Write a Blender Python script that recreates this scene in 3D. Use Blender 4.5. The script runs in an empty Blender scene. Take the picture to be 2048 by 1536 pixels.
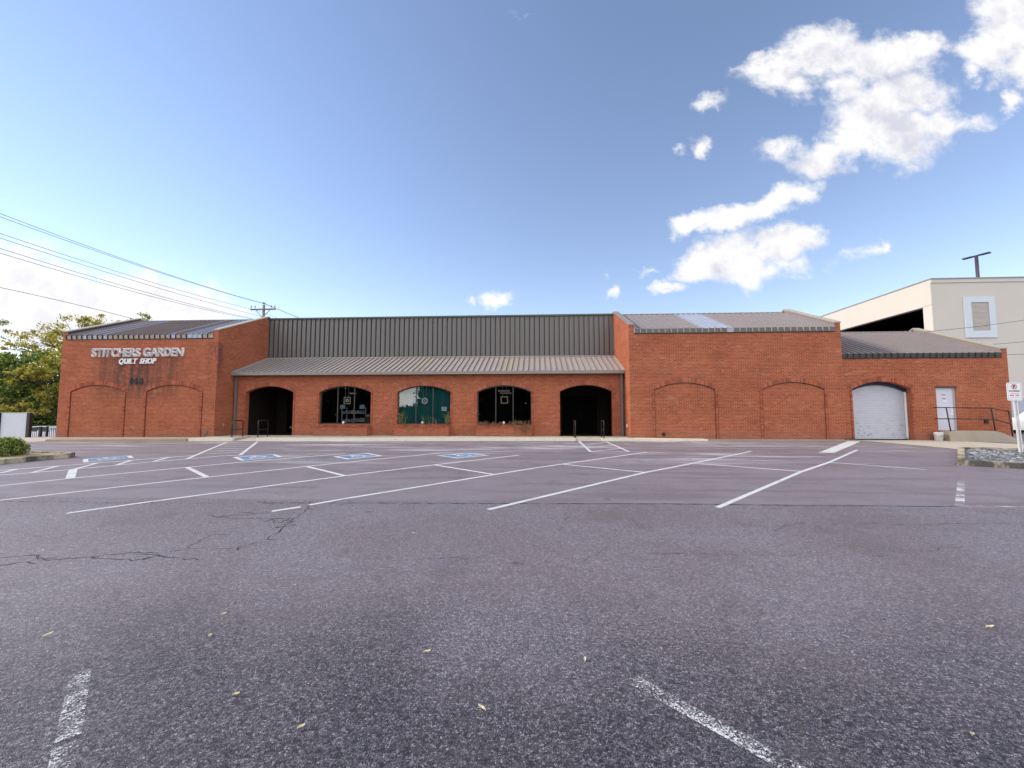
import bpy, bmesh, math, random
from mathutils import Vector, Matrix
R = math.radians
S = bpy.context.scene
COL = S.collection
random.seed(7)

# ------------------------------------------------------------------ helpers
class MB:
    """collects faces, links them as one mesh object"""
    def __init__(s): s.v = []; s.f = []; s.m = []
    def face(s, pts, m=0):
        i = len(s.v); s.v += [tuple(p) for p in pts]; s.f.append(tuple(range(i, i + len(pts)))); s.m.append(m)
    def box(s, x0, y0, z0, x1, y1, z1, m=0):
        p = [(x0,y0,z0),(x1,y0,z0),(x1,y1,z0),(x0,y1,z0),(x0,y0,z1),(x1,y0,z1),(x1,y1,z1),(x0,y1,z1)]
        s.hexa(p, m)
    def hexa(s, p, m=0):
        i = len(s.v); s.v += [tuple(q) for q in p]
        for f in ((0,3,2,1),(4,5,6,7),(0,1,5,4),(1,2,6,5),(2,3,7,6),(3,0,4,7)):
            s.f.append(tuple(i + k for k in f)); s.m.append(m)
    def bar(s, a, b, w, h=None, m=0, up=(0,0,1)):
        """rectangular bar from a to b"""
        a, b = Vector(a), Vector(b); h = h or w
        d = (b - a).normalized(); u = Vector(up)
        if abs(d.dot(u)) > .95: u = Vector((1,0,0))
        sx = d.cross(u).normalized(); sz = sx.cross(d)
        o = [(-1,-1),(1,-1),(1,1),(-1,1)]
        p = [a + sx*(i*w/2) + sz*(j*h/2) for i, j in o] + [b + sx*(i*w/2) + sz*(j*h/2) for i, j in o]
        s.hexa([p[0],p[1],p[2],p[3],p[4],p[5],p[6],p[7]], m)
    def tube(s, pts, r, n=8, m=0, r1=None, cap=True):
        pts = [Vector(p) for p in pts]; rings = []
        prev = None
        for k, p in enumerate(pts):
            d = (pts[min(k+1, len(pts)-1)] - pts[max(k-1, 0)]).normalized()
            u = prev if prev is not None else (Vector((0,0,1)) if abs(d.z) < .9 else Vector((1,0,0)))
            sx = d.cross(u).normalized(); sz = sx.cross(d); prev = sz
            rr = r if r1 is None else r + (r1 - r)*k/(len(pts)-1)
            i = len(s.v)
            s.v += [tuple(p + sx*math.cos(2*math.pi*a/n)*rr + sz*math.sin(2*math.pi*a/n)*rr) for a in range(n)]
            rings.append(i)
        for a, b in zip(rings, rings[1:]):
            for k in range(n):
                s.f.append((a+k, a+(k+1)%n, b+(k+1)%n, b+k)); s.m.append(m)
        if cap:
            s.f.append(tuple(rings[0]+k for k in range(n))[::-1]); s.m.append(m)
            s.f.append(tuple(rings[-1]+k for k in range(n))); s.m.append(m)
    def prism(s, poly, z0, z1, m=0, ztop=None):
        """poly = [(x,y)], vertical prism"""
        n = len(poly); i = len(s.v)
        s.v += [(x, y, z0) for x, y in poly] + [(x, y, z1) for x, y in poly]
        s.f.append(tuple(i+k for k in range(n))[::-1]); s.m.append(m)
        s.f.append(tuple(i+n+k for k in range(n))); s.m.append(m if ztop is None else ztop)
        for k in range(n):
            j = (k+1) % n
            s.f.append((i+k, i+j, i+n+j, i+n+k)); s.m.append(m)
    def prism_x(s, prof, x0, x1, m=0):
        """prof = [(y,z)] extruded along x"""
        n = len(prof); i = len(s.v)
        s.v += [(x0, y, z) for y, z in prof] + [(x1, y, z) for y, z in prof]
        s.f.append(tuple(i+k for k in range(n))); s.m.append(m)
        s.f.append(tuple(i+n+k for k in range(n))[::-1]); s.m.append(m)
        for k in range(n):
            j = (k+1) % n
            s.f.append((i+k, i+n+k, i+n+j, i+j)); s.m.append(m)
    def prism_y(s, prof, y0, y1, m=0):
        """prof = [(x,z)] extruded along y"""
        n = len(prof); i = len(s.v)
        s.v += [(x, y0, z) for x, z in prof] + [(x, y1, z) for x, z in prof]
        s.f.append(tuple(i+k for k in range(n))); s.m.append(m)
        s.f.append(tuple(i+n+k for k in range(n))[::-1]); s.m.append(m)
        for k in range(n):
            j = (k+1) % n
            s.f.append((i+k, i+n+k, i+n+j, i+j)); s.m.append(m)
    def lathe(s, c, prof, n=20, m=0):
        """prof = [(r,z)] about vertical axis at c"""
        rings = []
        for r, z in prof:
            i = len(s.v); rings.append(i)
            s.v += [(c[0]+r*math.cos(2*math.pi*k/n), c[1]+r*math.sin(2*math.pi*k/n), c[2]+z) for k in range(n)]
        for a, b in zip(rings, rings[1:]):
            for k in range(n):
                s.f.append((a+k, a+(k+1)%n, b+(k+1)%n, b+k)); s.m.append(m)
    def build(s, name, mats, parent=None, smooth=False, fix=True):
        me = bpy.data.meshes.new(name); me.from_pydata(s.v, [], s.f)
        mats = mats if isinstance(mats, (list, tuple)) else [mats]
        for m in mats: me.materials.append(m)
        me.polygons.foreach_set('material_index', s.m)
        if fix:
            bm = bmesh.new(); bm.from_mesh(me); bmesh.ops.recalc_face_normals(bm, faces=bm.faces); bm.to_mesh(me); bm.free()
        if smooth:
            me.polygons.foreach_set('use_smooth', [True]*len(me.polygons))
        me.update()
        o = bpy.data.objects.new(name, me); COL.objects.link(o)
        if parent is not None: adopt(o, parent)
        return o

def world_loc(o):
    l = Vector(o.location)
    while o.parent is not None:
        o = o.parent; l = l + Vector(o.location) if o.get('_e') else l
    return l
def adopt(o, parent):
    o.parent = parent
    if parent.type == 'EMPTY': o.matrix_parent_inverse = Matrix.Translation(-Vector(parent.location))
def thing(name, loc, label, cat, group=None):
    o = bpy.data.objects.new(name, None); COL.objects.link(o); o.location = loc
    o.empty_display_size = .2
    return tag(o, label, cat, group)
def tag(o, label, cat, group=None):
    o['label'] = label; o['category'] = cat
    if group: o['group'] = group
    return o
def struct(o, kind='structure'):
    o['kind'] = kind; return o
def copy_tree(o, parent=None):
    c = o.copy(); COL.objects.link(c)
    if parent is not None: c.parent = parent
    for ch in list(o.children): copy_tree(ch, c)
    return c

# ------------------------------------------------------------------ node helpers
def new_mat(name):
    m = bpy.data.materials.new(name); m.use_nodes = True
    nt = m.node_tree; nt.nodes.clear()
    out = nt.nodes.new('ShaderNodeOutputMaterial')
    return m, nt, out
def N(nt, t, ins=None, **kw):
    n = nt.nodes.new(t)
    for k, v in kw.items(): setattr(n, k, v)
    if ins:
        for k, v in ins.items():
            if isinstance(v, bpy.types.NodeSocket): nt.links.new(v, n.inputs[k])
            else: n.inputs[k].default_value = v
    return n
def math_(nt, op, a, b=None, c=None, clamp=False):
    n = nt.nodes.new('ShaderNodeMath'); n.operation = op; n.use_clamp = clamp
    for i, v in enumerate((a, b, c)):
        if v is None: continue
        if isinstance(v, bpy.types.NodeSocket): nt.links.new(v, n.inputs[i])
        else: n.inputs[i].default_value = v
    return n.outputs[0]
def ramp(nt, fac, stops, interp='LINEAR'):
    n = nt.nodes.new('ShaderNodeValToRGB'); nt.links.new(fac, n.inputs[0])
    n.color_ramp.interpolation = interp
    e = n.color_ramp.elements
    while len(e) < len(stops): e.new(.5)
    for k, (p, c) in enumerate(stops):
        e[k].position = p; e[k].color = (c[0], c[1], c[2], 1) if not isinstance(c, (int, float)) else (c, c, c, 1)
    return n.outputs[0]
def mix(nt, fac, a, b, mode='MIX'):
    n = nt.nodes.new('ShaderNodeMix'); n.data_type = 'RGBA'; n.blend_type = mode
    for k, v in (('Factor', fac), ('A', a), ('B', b)):
        s = [i for i in n.inputs if i.name == k and (i.type == 'RGBA' or (k == 'Factor' and i.type == 'VALUE'))][0]
        if isinstance(v, bpy.types.NodeSocket): nt.links.new(v, s)
        else: s.default_value = v if k == 'Factor' else (v[0], v[1], v[2], 1)
    return [o for o in n.outputs if o.type == 'RGBA'][0]
def pos(nt): return nt.nodes.new('ShaderNodeNewGeometry').outputs['Position']
def noise(nt, vec, scale, detail=4, rough=.55, out='Fac'):
    return N(nt, 'ShaderNodeTexNoise', {'Vector': vec, 'Scale': scale, 'Detail': detail, 'Roughness': rough}).outputs[out]
def vscale(nt, vec, s):
    return N(nt, 'ShaderNodeMapping', {'Vector': vec, 'Scale': s}).outputs[0]
def smooth(nt, v, a, b, c=0., d=1.):
    return N(nt, 'ShaderNodeMapRange', {'Value': v, 'From Min': a, 'From Max': b, 'To Min': c, 'To Max': d}, interpolation_type='SMOOTHSTEP').outputs[0]
def bsdf(nt, out, color, rough=.6, metal=0., spec=.4, normal=None, extra=None):
    b = N(nt, 'ShaderNodeBsdfPrincipled', {'Roughness': rough, 'Metallic': metal, 'Specular IOR Level': spec})
    if isinstance(color, bpy.types.NodeSocket): nt.links.new(color, b.inputs['Base Color'])
    else: b.inputs['Base Color'].default_value = (color[0], color[1], color[2], 1)
    if normal is not None: nt.links.new(normal, b.inputs['Normal'])
    for k, v in (extra or {}).items(): b.inputs[k].default_value = v
    if out is not None: nt.links.new(b.outputs[0], out.inputs[0])
    return b
def bump(nt, h, strength=.3, dist=.01):
    return N(nt, 'ShaderNodeBump', {'Height': h, 'Strength': strength, 'Distance': dist}).outputs[0]

def plain(name, c, rough=.6, metal=0., var=.12, scale=3., spec=.4, bs=0.):
    """a paint/metal/plastic with slight mottling and wear"""
    m, nt, out = new_mat(name)
    p = pos(nt); n = noise(nt, p, scale, 5)
    col = mix(nt, math_(nt, 'MULTIPLY', n, 1.), tuple(x*(1-var) for x in c), tuple(min(1, x*(1+var)) for x in c))
    nm = bump(nt, noise(nt, p, scale*14, 3), bs, .004) if bs else None
    rr = math_(nt, 'MULTIPLY_ADD', n, .2, rough-.1)
    b = bsdf(nt, out, col, .5, metal, spec, nm); nt.links.new(rr, b.inputs['Roughness'])
    return m

def brick_mat(name, c1, c2, mortar, stain=0, vertical=False):
    m, nt, out = new_mat(name)
    p = pos(nt); s = N(nt, 'ShaderNodeSeparateXYZ', {0: p})
    u = math_(nt, 'ADD', s.outputs[0], s.outputs[1]); v = s.outputs[2]
    vec = N(nt, 'ShaderNodeCombineXYZ', {0: u, 1: v}).outputs[0]
    bt = N(nt, 'ShaderNodeTexBrick', {'Vector': vec, 'Color1': (*c1, 1), 'Color2': (*c2, 1), 'Mortar': (*mortar, 1), 'Scale': 1.,
            'Mortar Size': .0085, 'Mortar Smooth': .1, 'Bias': -.1, 'Brick Width': .213, 'Row Height': .0677})
    big = noise(nt, p, .55, 5, .6)
    col = mix(nt, smooth(nt, big, .35, .7), bt.outputs[0], (.93, .88, .86), 'MULTIPLY')
    col = mix(nt, smooth(nt, noise(nt, vscale(nt, p, (1.3, 1.3, 3.)), 1.3, 6, .65), .5, .8, 0, .35), col, (.66, .62, .62), 'MULTIPLY')
    col = mix(nt, smooth(nt, noise(nt, vscale(nt, p, (1, 1, 1.8)), .9, 5, .65), .42, .62, 0, .8), col, (.84, .86, .84), 'MULTIPLY')   # batches of browner brick
    col = mix(nt, smooth(nt, noise(nt, vscale(nt, p, (.5, .5, 2.5)), 2.1, 4, .6), .60, .72, 0, .35), col, (.50, .27, .17))   # pale bloom
    # single odd bricks
    wn = N(nt, 'ShaderNodeTexWhiteNoise', {'Vector': N(nt, 'ShaderNodeCombineXYZ', {0: math_(nt, 'FLOOR', math_(nt, 'DIVIDE', u, .1065)), 1: math_(nt, 'FLOOR', math_(nt, 'DIVIDE', v, .0677))}).outputs[0]}, noise_dimensions='2D').outputs[0]
    col = mix(nt, smooth(nt, wn, .9, 1., 0, .3), col, (.5, .42, .42), 'MULTIPLY')
    col = mix(nt, smooth(nt, wn, .08, 0., 0, .2), col, (.62, .27, .16))
    # darker foot of the wall and pale bloom
    foot = math_(nt, 'MULTIPLY', smooth(nt, v, .5, -.05), noise(nt, p, 2.2, 5, .7))
    col = mix(nt, math_(nt, 'MULTIPLY', foot, .7), col, (.2, .13, .11))
    if stain:
        # mildew running down under the wall letters and along the arch heads
        st = noise(nt, vscale(nt, p, (2.6, 1, .28)), 1.6, 7, .72)
        sp = noise(nt, p, 9., 4, .7)
        band = math_(nt, 'MULTIPLY', smooth(nt, s.outputs[0], -23.1, -22.3), smooth(nt, s.outputs[0], -17.7, -18.6))
        band = math_(nt, 'MULTIPLY', band, math_(nt, 'MULTIPLY', smooth(nt, v, 4.15, 3.95), smooth(nt, v, 1.2, 3.0)))
        core = math_(nt, 'MULTIPLY', smooth(nt, s.outputs[0], -21.9, -21.2), smooth(nt, s.outputs[0], -19.4, -20.1))
        amt = math_(nt, 'MULTIPLY', band, math_(nt, 'MULTIPLY_ADD', core, .38, .58))
        k = math_(nt, 'MULTIPLY', amt, smooth(nt, math_(nt, 'MULTIPLY_ADD', sp, .5, st), .55, .85))
        col = mix(nt, math_(nt, 'MULTIPLY', k, .85, clamp=True), col, (.035, .03, .032))
        # corner streak by the right edge of this wing
        ed = math_(nt, 'MULTIPLY', smooth(nt, s.outputs[0], -17.0, -16.3), math_(nt, 'MULTIPLY', smooth(nt, v, 4.9, 4.6), smooth(nt, v, 2.2, 3.9)))
        ed = math_(nt, 'MULTIPLY', ed, smooth(nt, s.outputs[1], 21.0, 20.65))
        k2 = math_(nt, 'MULTIPLY', ed, smooth(nt, math_(nt, 'MULTIPLY_ADD', sp, .5, st), .6, .85))
        col = mix(nt, math_(nt, 'MULTIPLY', k2, .75, clamp=True), col, (.06, .03, .04))
    hgt = math_(nt, 'SUBTRACT', 1., bt.outputs['Fac'])
    hgt = math_(nt, 'MULTIPLY_ADD', noise(nt, p, 60., 3), .35, hgt)
    bsdf(nt, out, col, .85, 0, .25, bump(nt, hgt, .5, .012))
    return m

def random_mat(name, stops, rough=.6, trans=0., spec=.3):
    """colour differs from island to island (leaves, voussoirs)"""
    m, nt, out = new_mat(name)
    g = nt.nodes.new('ShaderNodeNewGeometry')
    col = ramp(nt, g.outputs['Random Per Island'], stops)
    b = bsdf(nt, None if trans else out, col, rough, 0, spec)
    if trans:
        t = N(nt, 'ShaderNodeBsdfTranslucent', {'Color': mix(nt, 1., col, (1.6, 1.5, .7), 'MULTIPLY')})
        ms = N(nt, 'ShaderNodeMixShader', {0: trans, 1: b.outputs[0], 2: t.outputs[0]})
        nt.links.new(ms.outputs[0], out.inputs[0])
    return m

# ------------------------------------------------------------------ camera, sun, sky
EXPO = 1.65
SUN_AZ, SUN_EL = R(-88), R(31)      # azimuth from +y (facade normal, away from camera), clockwise; the sun stands to the left
cam = bpy.data.cameras.new('camera'); co = bpy.data.objects.new('camera', cam); COL.objects.link(co)
cam.sensor_width = 36; cam.lens = 850/2048*36; cam.clip_end = 3000; cam.clip_start = .05
co.location = (0, 0, 1.15); co.rotation_euler = (R(90+4.04), 0, R(3.4))
S.camera = co
S.view_settings.view_transform = 'Standard'; S.view_settings.look = 'None'
S.view_settings.exposure = EXPO; S.view_settings.gamma = 1; S.view_settings.use_curve_mapping = False
S.cycles.use_denoising = True
S.cycles.max_bounces = 8; S.cycles.transparent_max_bounces = 16
S.cycles.use_adaptive_sampling = True; S.cycles.adaptive_threshold = .012

sl = bpy.data.lights.new('sun', 'SUN'); sl.energy = 1.15; sl.angle = R(10); sl.color = (1, .86, .68)
so = bpy.data.objects.new('sun', sl); COL.objects.link(so)
sd = Vector((math.sin(SUN_AZ)*math.cos(SUN_EL), math.cos(SUN_AZ)*math.cos(SUN_EL), math.sin(SUN_EL)))
so.rotation_euler = sd.to_track_quat('Z', 'Y').to_euler(); so.location = (-40, 0, 40)

# cloud puffs: horizontal and vertical tangent of the direction, radii, tilt, weight
CLOUDS=[
 (1.13,0.919,0.138,0.135,0.33,1),(1.065,0.854,0.098,0.098,0.33,1),(1.144,0.819,0.127,0.108,0.14,0.9),(1.028,0.8,0.048,0.054,-0.05,0.7),(0.584,0.823,0.143,0.07,0.24,0.9),
 (0.69,0.855,0.15,0.102,0.14,1),(0.814,0.836,0.164,0.088,0.1,1),(0.905,0.863,0.115,0.055,0.24,0.9),(0.629,0.789,0.077,0.063,-0.61,0.7),(0.526,0.826,0.068,0.041,0.33,0.7),
 (0.731,0.778,0.099,0.073,-0.05,0.8),(0.853,0.747,0.15,0.107,0.43,1),(0.784,0.707,0.141,0.098,0.34,1),(0.837,0.656,0.177,0.108,0.05,1),(0.735,0.635,0.116,0.08,0.34,0.95),
 (0.665,0.589,0.074,0.05,0.25,0.8),(0.587,0.623,0.075,0.054,0.24,0.65),(0.914,0.659,0.12,0.08,0.05,0.9),(0.677,0.607,0.115,0.054,0.15,0.8),(0.992,0.674,0.112,0.039,0.19,0.55),
 (0.406,0.74,0.066,0.04,0.42,0.65),(0.397,0.636,0.036,0.042,1.04,0.75),(0.333,0.641,0.028,0.022,0.52,0.45),(0.386,0.448,0.109,0.043,0.12,0.95),(0.467,0.468,0.117,0.05,0.16,1),
 (0.559,0.495,0.118,0.049,0.43,0.95),(0.628,0.514,0.059,0.042,0.43,0.8),(0.351,0.447,0.067,0.036,0.06,0.8),(0.383,0.349,0.1,0.056,0.16,0.95),(0.474,0.365,0.132,0.088,0.16,1),
 (0.554,0.387,0.116,0.069,0.34,1),(0.611,0.404,0.074,0.049,0.16,0.9),(0.507,0.317,0.082,0.052,0.16,0.8),(0.348,0.332,0.059,0.031,0.34,0.7),(0.586,0.345,0.073,0.043,-0.02,0.6),
 (0.261,0.337,0.051,0.021,-0.02,0.55),(0.301,0.291,0.07,0.023,0.07,0.75),(0.179,0.296,0.024,0.016,0.25,0.6),(0.174,0.341,0.014,0.021,-0.02,0.45),(0.765,0.37,0.083,0.023,0.52,0.45),
 (0.787,0.381,0.034,0.021,0.7,0.65),(0.709,0.36,0.098,0.024,0.35,0.3),(-0.088,0.277,0.056,0.036,-0.19,0.75),(-0.149,0.278,0.025,0.018,0.52,0.55),(-0.064,0.273,0.038,0.018,-0.02,0.5),
 (1.103,0.714,0.058,0.035,0.24,0.75),(1.098,0.785,0.085,0.034,0.7,0.45),(-1.332,0.319,0.299,0.156,-0.02,1),(-1.393,0.387,0.226,0.096,-0.18,1),(-1.109,0.277,0.327,0.116,0.12,1),
 (-0.935,0.28,0.231,0.094,-0.1,1),(-0.842,0.266,0.134,0.059,-0.15,0.9),(-0.991,0.313,0.117,0.076,-0.02,0.9),(-1.181,0.33,0.119,0.077,-0.02,0.8),(-1.242,0.24,0.581,0.096,-0.01,1),
 (-0.763,0.246,0.113,0.026,-0.01,0.6),(-1.469,0.295,0.244,0.236,-0.02,1),(-0.039,1.001,0.045,0.024,0.32,0.28),
]


def cloud_group():
    g = bpy.data.node_groups.new('cloud_density', 'ShaderNodeTree')
    g.interface.new_socket('Vector', in_out='INPUT', socket_type='NodeSocketVector')
    g.interface.new_socket('Density', in_out='OUTPUT', socket_type='NodeSocketFloat')
    gi = g.nodes.new('NodeGroupInput'); go = g.nodes.new('NodeGroupOutput')
    p = gi.outputs[0]
    w = N(g, 'ShaderNodeTexNoise', {'Vector': p, 'Scale': 9., 'Detail': 7., 'Roughness': .62})
    d = N(g, 'ShaderNodeVectorMath', {0: w.outputs['Color'], 1: (.5, .5, .5)}, operation='SUBTRACT').outputs[0]
    d = N(g, 'ShaderNodeVectorMath', {0: d, 'Scale': .13}, operation='SCALE').outputs[0]
    q = N(g, 'ShaderNodeVectorMath', {0: p, 1: d}, operation='ADD').outputs[0]
    acc = None
    for u, v, sx, sy, r, wt in CLOUDS:
        mp = N(g, 'ShaderNodeMapping', {'Vector': q, 'Location': (u, v, 0), 'Rotation': (0, 0, r), 'Scale': (sx, sy, 1)}, vector_type='TEXTURE')
        gr = N(g, 'ShaderNodeTexGradient', {'Vector': mp.outputs[0]}, gradient_type='SPHERICAL').outputs['Fac']
        x = math_(g, 'MULTIPLY', gr, float(wt))
        acc = x if acc is None else math_(g, 'SMOOTH_MAX', acc, x, .03)
    f = N(g, 'ShaderNodeTexNoise', {'Vector': p, 'Scale': 26., 'Detail': 8., 'Roughness': .6}).outputs['Fac']
    f2 = N(g, 'ShaderNodeTexNoise', {'Vector': vscale(g, p, (.6, 1.6, 1)), 'Scale': 9., 'Detail': 6., 'Roughness': .6}).outputs['Fac']
    e = math_(g, 'ADD', math_(g, 'MULTIPLY_ADD', f, .5, -.25), math_(g, 'MULTIPLY_ADD', f2, .5, -.25))
    dens = smooth(g, math_(g, 'ADD', acc, math_(g, 'MULTIPLY', math_(g, 'MULTIPLY', e, 1.5), smooth(g, acc, .03, .22))), .10, .66)
    g.links.new(dens, go.inputs[0])
    return g

wd = bpy.data.worlds.new('World'); S.world = wd; wd.use_nodes = True
nt = wd.node_tree; nt.nodes.clear()
wout = nt.nodes.new('ShaderNodeOutputWorld')
sky = nt.nodes.new('ShaderNodeTexSky'); sky.sky_type = 'NISHITA'; sky.sun_disc = False
sky.sun_elevation = SUN_EL; sky.sun_rotation = SUN_AZ
sky.altitude = 150; sky.air_density = 1.0; sky.dust_density = .0; sky.ozone_density = 2.2
bg = N(nt, 'ShaderNodeBackground', {'Color': mix(nt, 1., sky.outputs[0], (1.15, .985, .94), 'MULTIPLY'), 'Strength': .078})
dirn = N(nt, 'ShaderNodeTexCoord').outputs['Generated']
sx = N(nt, 'ShaderNodeSeparateXYZ', {0: dirn})
yy = math_(nt, 'MAXIMUM', sx.outputs[1], .02)
p = N(nt, 'ShaderNodeCombineXYZ', {0: math_(nt, 'DIVIDE', sx.outputs[0], yy), 1: math_(nt, 'DIVIDE', sx.outputs[2], yy)}).outputs[0]
cg = cloud_group()
g1 = nt.nodes.new('ShaderNodeGroup'); g1.node_tree = cg; nt.links.new(p, g1.inputs[0])
ps = N(nt, 'ShaderNodeVectorMath', {0: p, 1: (-.035, .045, 0)}, operation='ADD').outputs[0]
g2 = nt.nodes.new('ShaderNodeGroup'); g2.node_tree = cg; nt.links.new(ps, g2.inputs[0])
front = math_(nt, 'GREATER_THAN', sx.outputs[1], .03)
dens = math_(nt, 'MULTIPLY', g1.outputs[0], front)
# unseen sky: cloud bank behind the viewer, thickened and brightened to fill the walls
bn = noise(nt, vscale(nt, dirn, (1, 1, 2.4)), 3.2, 8, .6)
bk = math_(nt, 'MULTIPLY', smooth(nt, bn, .40, .52), smooth(nt, sx.outputs[1], .03, -.1))
dens = math_(nt, 'MAXIMUM', dens, bk)
dens = math_(nt, 'MULTIPLY', dens, smooth(nt, sx.outputs[2], -.01, .01))
shade = math_(nt, 'MULTIPLY', math_(nt, 'MULTIPLY', g2.outputs[0], smooth(nt, sx.outputs[0], -.55, -.1, .45, 1.)), smooth(nt, noise(nt, p, 11., 6, .6), .38, .66))
cc = mix(nt, shade, (1.0, .985, .98), (.68, .68, .77))
cb = N(nt, 'ShaderNodeBackground', {'Color': cc, 'Strength': smooth(nt, sx.outputs[1], .05, -.3, .34, .72)})
ms = N(nt, 'ShaderNodeMixShader', {0: math_(nt, 'MULTIPLY', dens, .97), 1: bg.outputs[0], 2: cb.outputs[0]})
nt.links.new(ms.outputs[0], wout.inputs[0])

# ------------------------------------------------------------------ materials
BRICK_C = ((.39, .098, .046), (.27, .064, .033), (.44, .205, .115))
M_brick = brick_mat('brick', *BRICK_C)
M_brick_wing = brick_mat('brick_mildewed', *BRICK_C, stain=1)
M_vous = random_mat('arch_brick', [(0, (.22, .055, .032)), (.5, (.33, .088, .048)), (1, (.42, .13, .07))], .85, 0, .25)
M_mortar = plain('mortar', (.42, .24, .15), .9)
M_metal = plain('bronze_metal', (.15, .128, .118), .34, 0, .14, 1.2, .55)
M_roof_lt = plain('roof_metal', (.335, .29, .275), .4, 0, .10, 1.0, .5)
M_roof_md = plain('annex_metal', (.22, .195, .20), .4, 0, .10, 1.0, .5)
M_wallmetal = plain('wall_metal', (.155, .14, .13), .4, 0, .08, .8, .45)
M_shade = plain('seam_shadow', (.012, .022, .035), .6)  # near-black that paints shade beside ribs and under the shutter arch
M_metal_dk = plain('bronze_trim', (.05, .043, .04), .4, 0, .1, 1.2, .5)
M_metal_lt = plain('bare_metal', (.42, .46, .55), .32, .35, .12, 1.5, .5)
M_metal_tan = plain('tan_metal', (.235, .20, .18), .42, 0, .12, 1.0, .5)
M_green = plain('green_trim', (.09, .11, .085), .45)
M_cope = plain('coping_stone', (.36, .33, .28), .6, 0, .15, 1.5)
M_black = plain('black_iron', (.012, .012, .014), .45)
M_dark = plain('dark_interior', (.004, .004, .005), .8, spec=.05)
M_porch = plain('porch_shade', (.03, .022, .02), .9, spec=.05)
M_white = plain('white_paint', (.78, .78, .8), .5, 0, .05)
M_greyface = plain('letter_grey', (.33, .32, .36), .35)
M_trimwhite = plain('letter_trim', (.86, .83, .84), .4)
M_conc = plain('concrete', (.44, .40, .34), .85, 0, .2, 1.6, .2, .3)
M_conc_warm = plain('concrete_warm', (.34, .28, .21), .85, 0, .25, 1.4, .2, .3)
M_stucco = plain('stucco', (.56, .525, .48), .9, 0, .05, .4, .15, .4)
M_stucco_trim = plain('stucco_trim', (.56, .62, .68), .8, 0, .04)
M_louver = plain('louver', (.46, .42, .38), .7)
M_galv = plain('galvanised', (.46, .48, .50), .35, .55, .1, 6)
M_wood = plain('pole_wood', (.20, .17, .125), .85, 0, .2, 4)
M_porcelain = plain('porcelain', (.20, .19, .18), .3)
M_card = plain('cardboard', (.085, .06, .045), .8)
M_paper = plain('paper', (.30, .38, .42), .7)
M_paper_w = plain('paper_white', (.62, .75, .82), .7)
M_frameww = plain('pale_wood', (.62, .47, .28), .6)
M_tube = plain('pale_strip', (.80, .72, .55), .5)
M_teal = plain('teal_curtain', (.02, .17, .155), .8)
M_quilt1 = plain('cloth_pale', (.42, .38, .32), .9, 0, .6, 7)
M_quilt2 = plain('cloth_blue', (.22, .36, .38), .9, 0, .6, 9)
M_quilt3 = plain('cloth_rose', (.36, .24, .30), .9, 0, .6, 8)
M_soil = plain('soil', (.05, .035, .025), .95)
M_straw = plain('straw_mulch', (.34, .27, .17), .95, 0, .35, 6)
M_red = plain('sign_red', (.55, .05, .06), .5)
M_ink = plain('sign_ink', (.05, .05, .06), .5)
M_blue = plain('marking_blue', (.09, .22, .52), .7, 0, .2, 6)
M_leaf_dk = random_mat('leaf_dark', [(0, (.03, .075, .032)), (.35, (.08, .15, .045)), (.7, (.17, .23, .05)), (1, (.34, .33, .085))], .55, .3)
M_leaf_shaded = random_mat('leaf_shaded', [(0, (.006, .012, .006)), (1, (.022, .035, .014))], .8, .05, .1)  # leaf colour darkened to paint in the crowns' shaded side
M_roof_cool = plain('cool_tan_metal', (.25, .222, .225), .42, 0, .12, 1., .5)
M_fascia_lt = plain('fascia_tan', (.36, .31, .26), .5, 0, .12, 1.2)
M_roof_brown = plain('brown_metal', (.26, .205, .19), .42, 0, .12, 1., .5)
M_leaf_yl = random_mat('leaf_yellow', [(0, (.13, .15, .04)), (.5, (.28, .27, .06)), (1, (.46, .38, .11))], .55, .45)
M_leaf_sh = random_mat('leaf_shrub', [(0, (.05, .09, .025)), (.5, (.13, .19, .045)), (1, (.34, .36, .09))], .5, .3)
M_leaf_dry = random_mat('leaf_dry', [(0, (.12, .05, .04)), (.6, (.24, .13, .09)), (1, (.34, .25, .16))], .7, .2)
M_leaf_pl = random_mat('leaf_planter', [(0, (.12, .15, .04)), (.6, (.27, .28, .09)), (1, (.42, .38, .18))], .6, .3)
M_fallen = random_mat('leaf_fallen', [(0, (.52, .45, .27)), (1, (.74, .70, .55))], .6, .2)
M_bark = plain('bark', (.13, .10, .075), .9, 0, .3, 6, .2)
M_carwhite = plain('car_white', (.75, .76, .78), .25, 0, .03, 1, .5)
M_tyre = plain('tyre', (.015, .015, .016), .8)
M_carglass = plain('car_glass', (.02, .025, .03), .1)
M_dark_line = plain('dark_line', (.055, .02, .016), .8)
M_frame_dk = plain('window_bronze', (.05, .042, .038), .4)
M_crack = plain('crack', (.03, .033, .034), .95)
M_lamp = plain('lamp_bronze', (.06, .045, .075), .4)
M_ramp = plain('ramp_concrete', (.36, .31, .25), .9, 0, .2, 2, .2, .3)
M_ivory = plain('globe_white', (.85, .82, .78), .4)

def kerb_mat():
    m, nt, out = new_mat('kerb')
    p = pos(nt); s = N(nt, 'ShaderNodeSeparateXYZ', {0: p})
    n1 = noise(nt, p, 5., 6, .7); n2 = noise(nt, vscale(nt, p, (1, 1, .4)), 1.4, 5, .7)
    col = mix(nt, smooth(nt, n1, .35, .7), (.50, .44, .33), (.30, .26, .19))
    col = mix(nt, smooth(nt, n2, .42, .6, 0, .92), col, (.045, .05, .045))
    bsdf(nt, out, col, .9, 0, .2, bump(nt, n1, .5, .02)); return m
M_kerb = kerb_mat()

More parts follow.
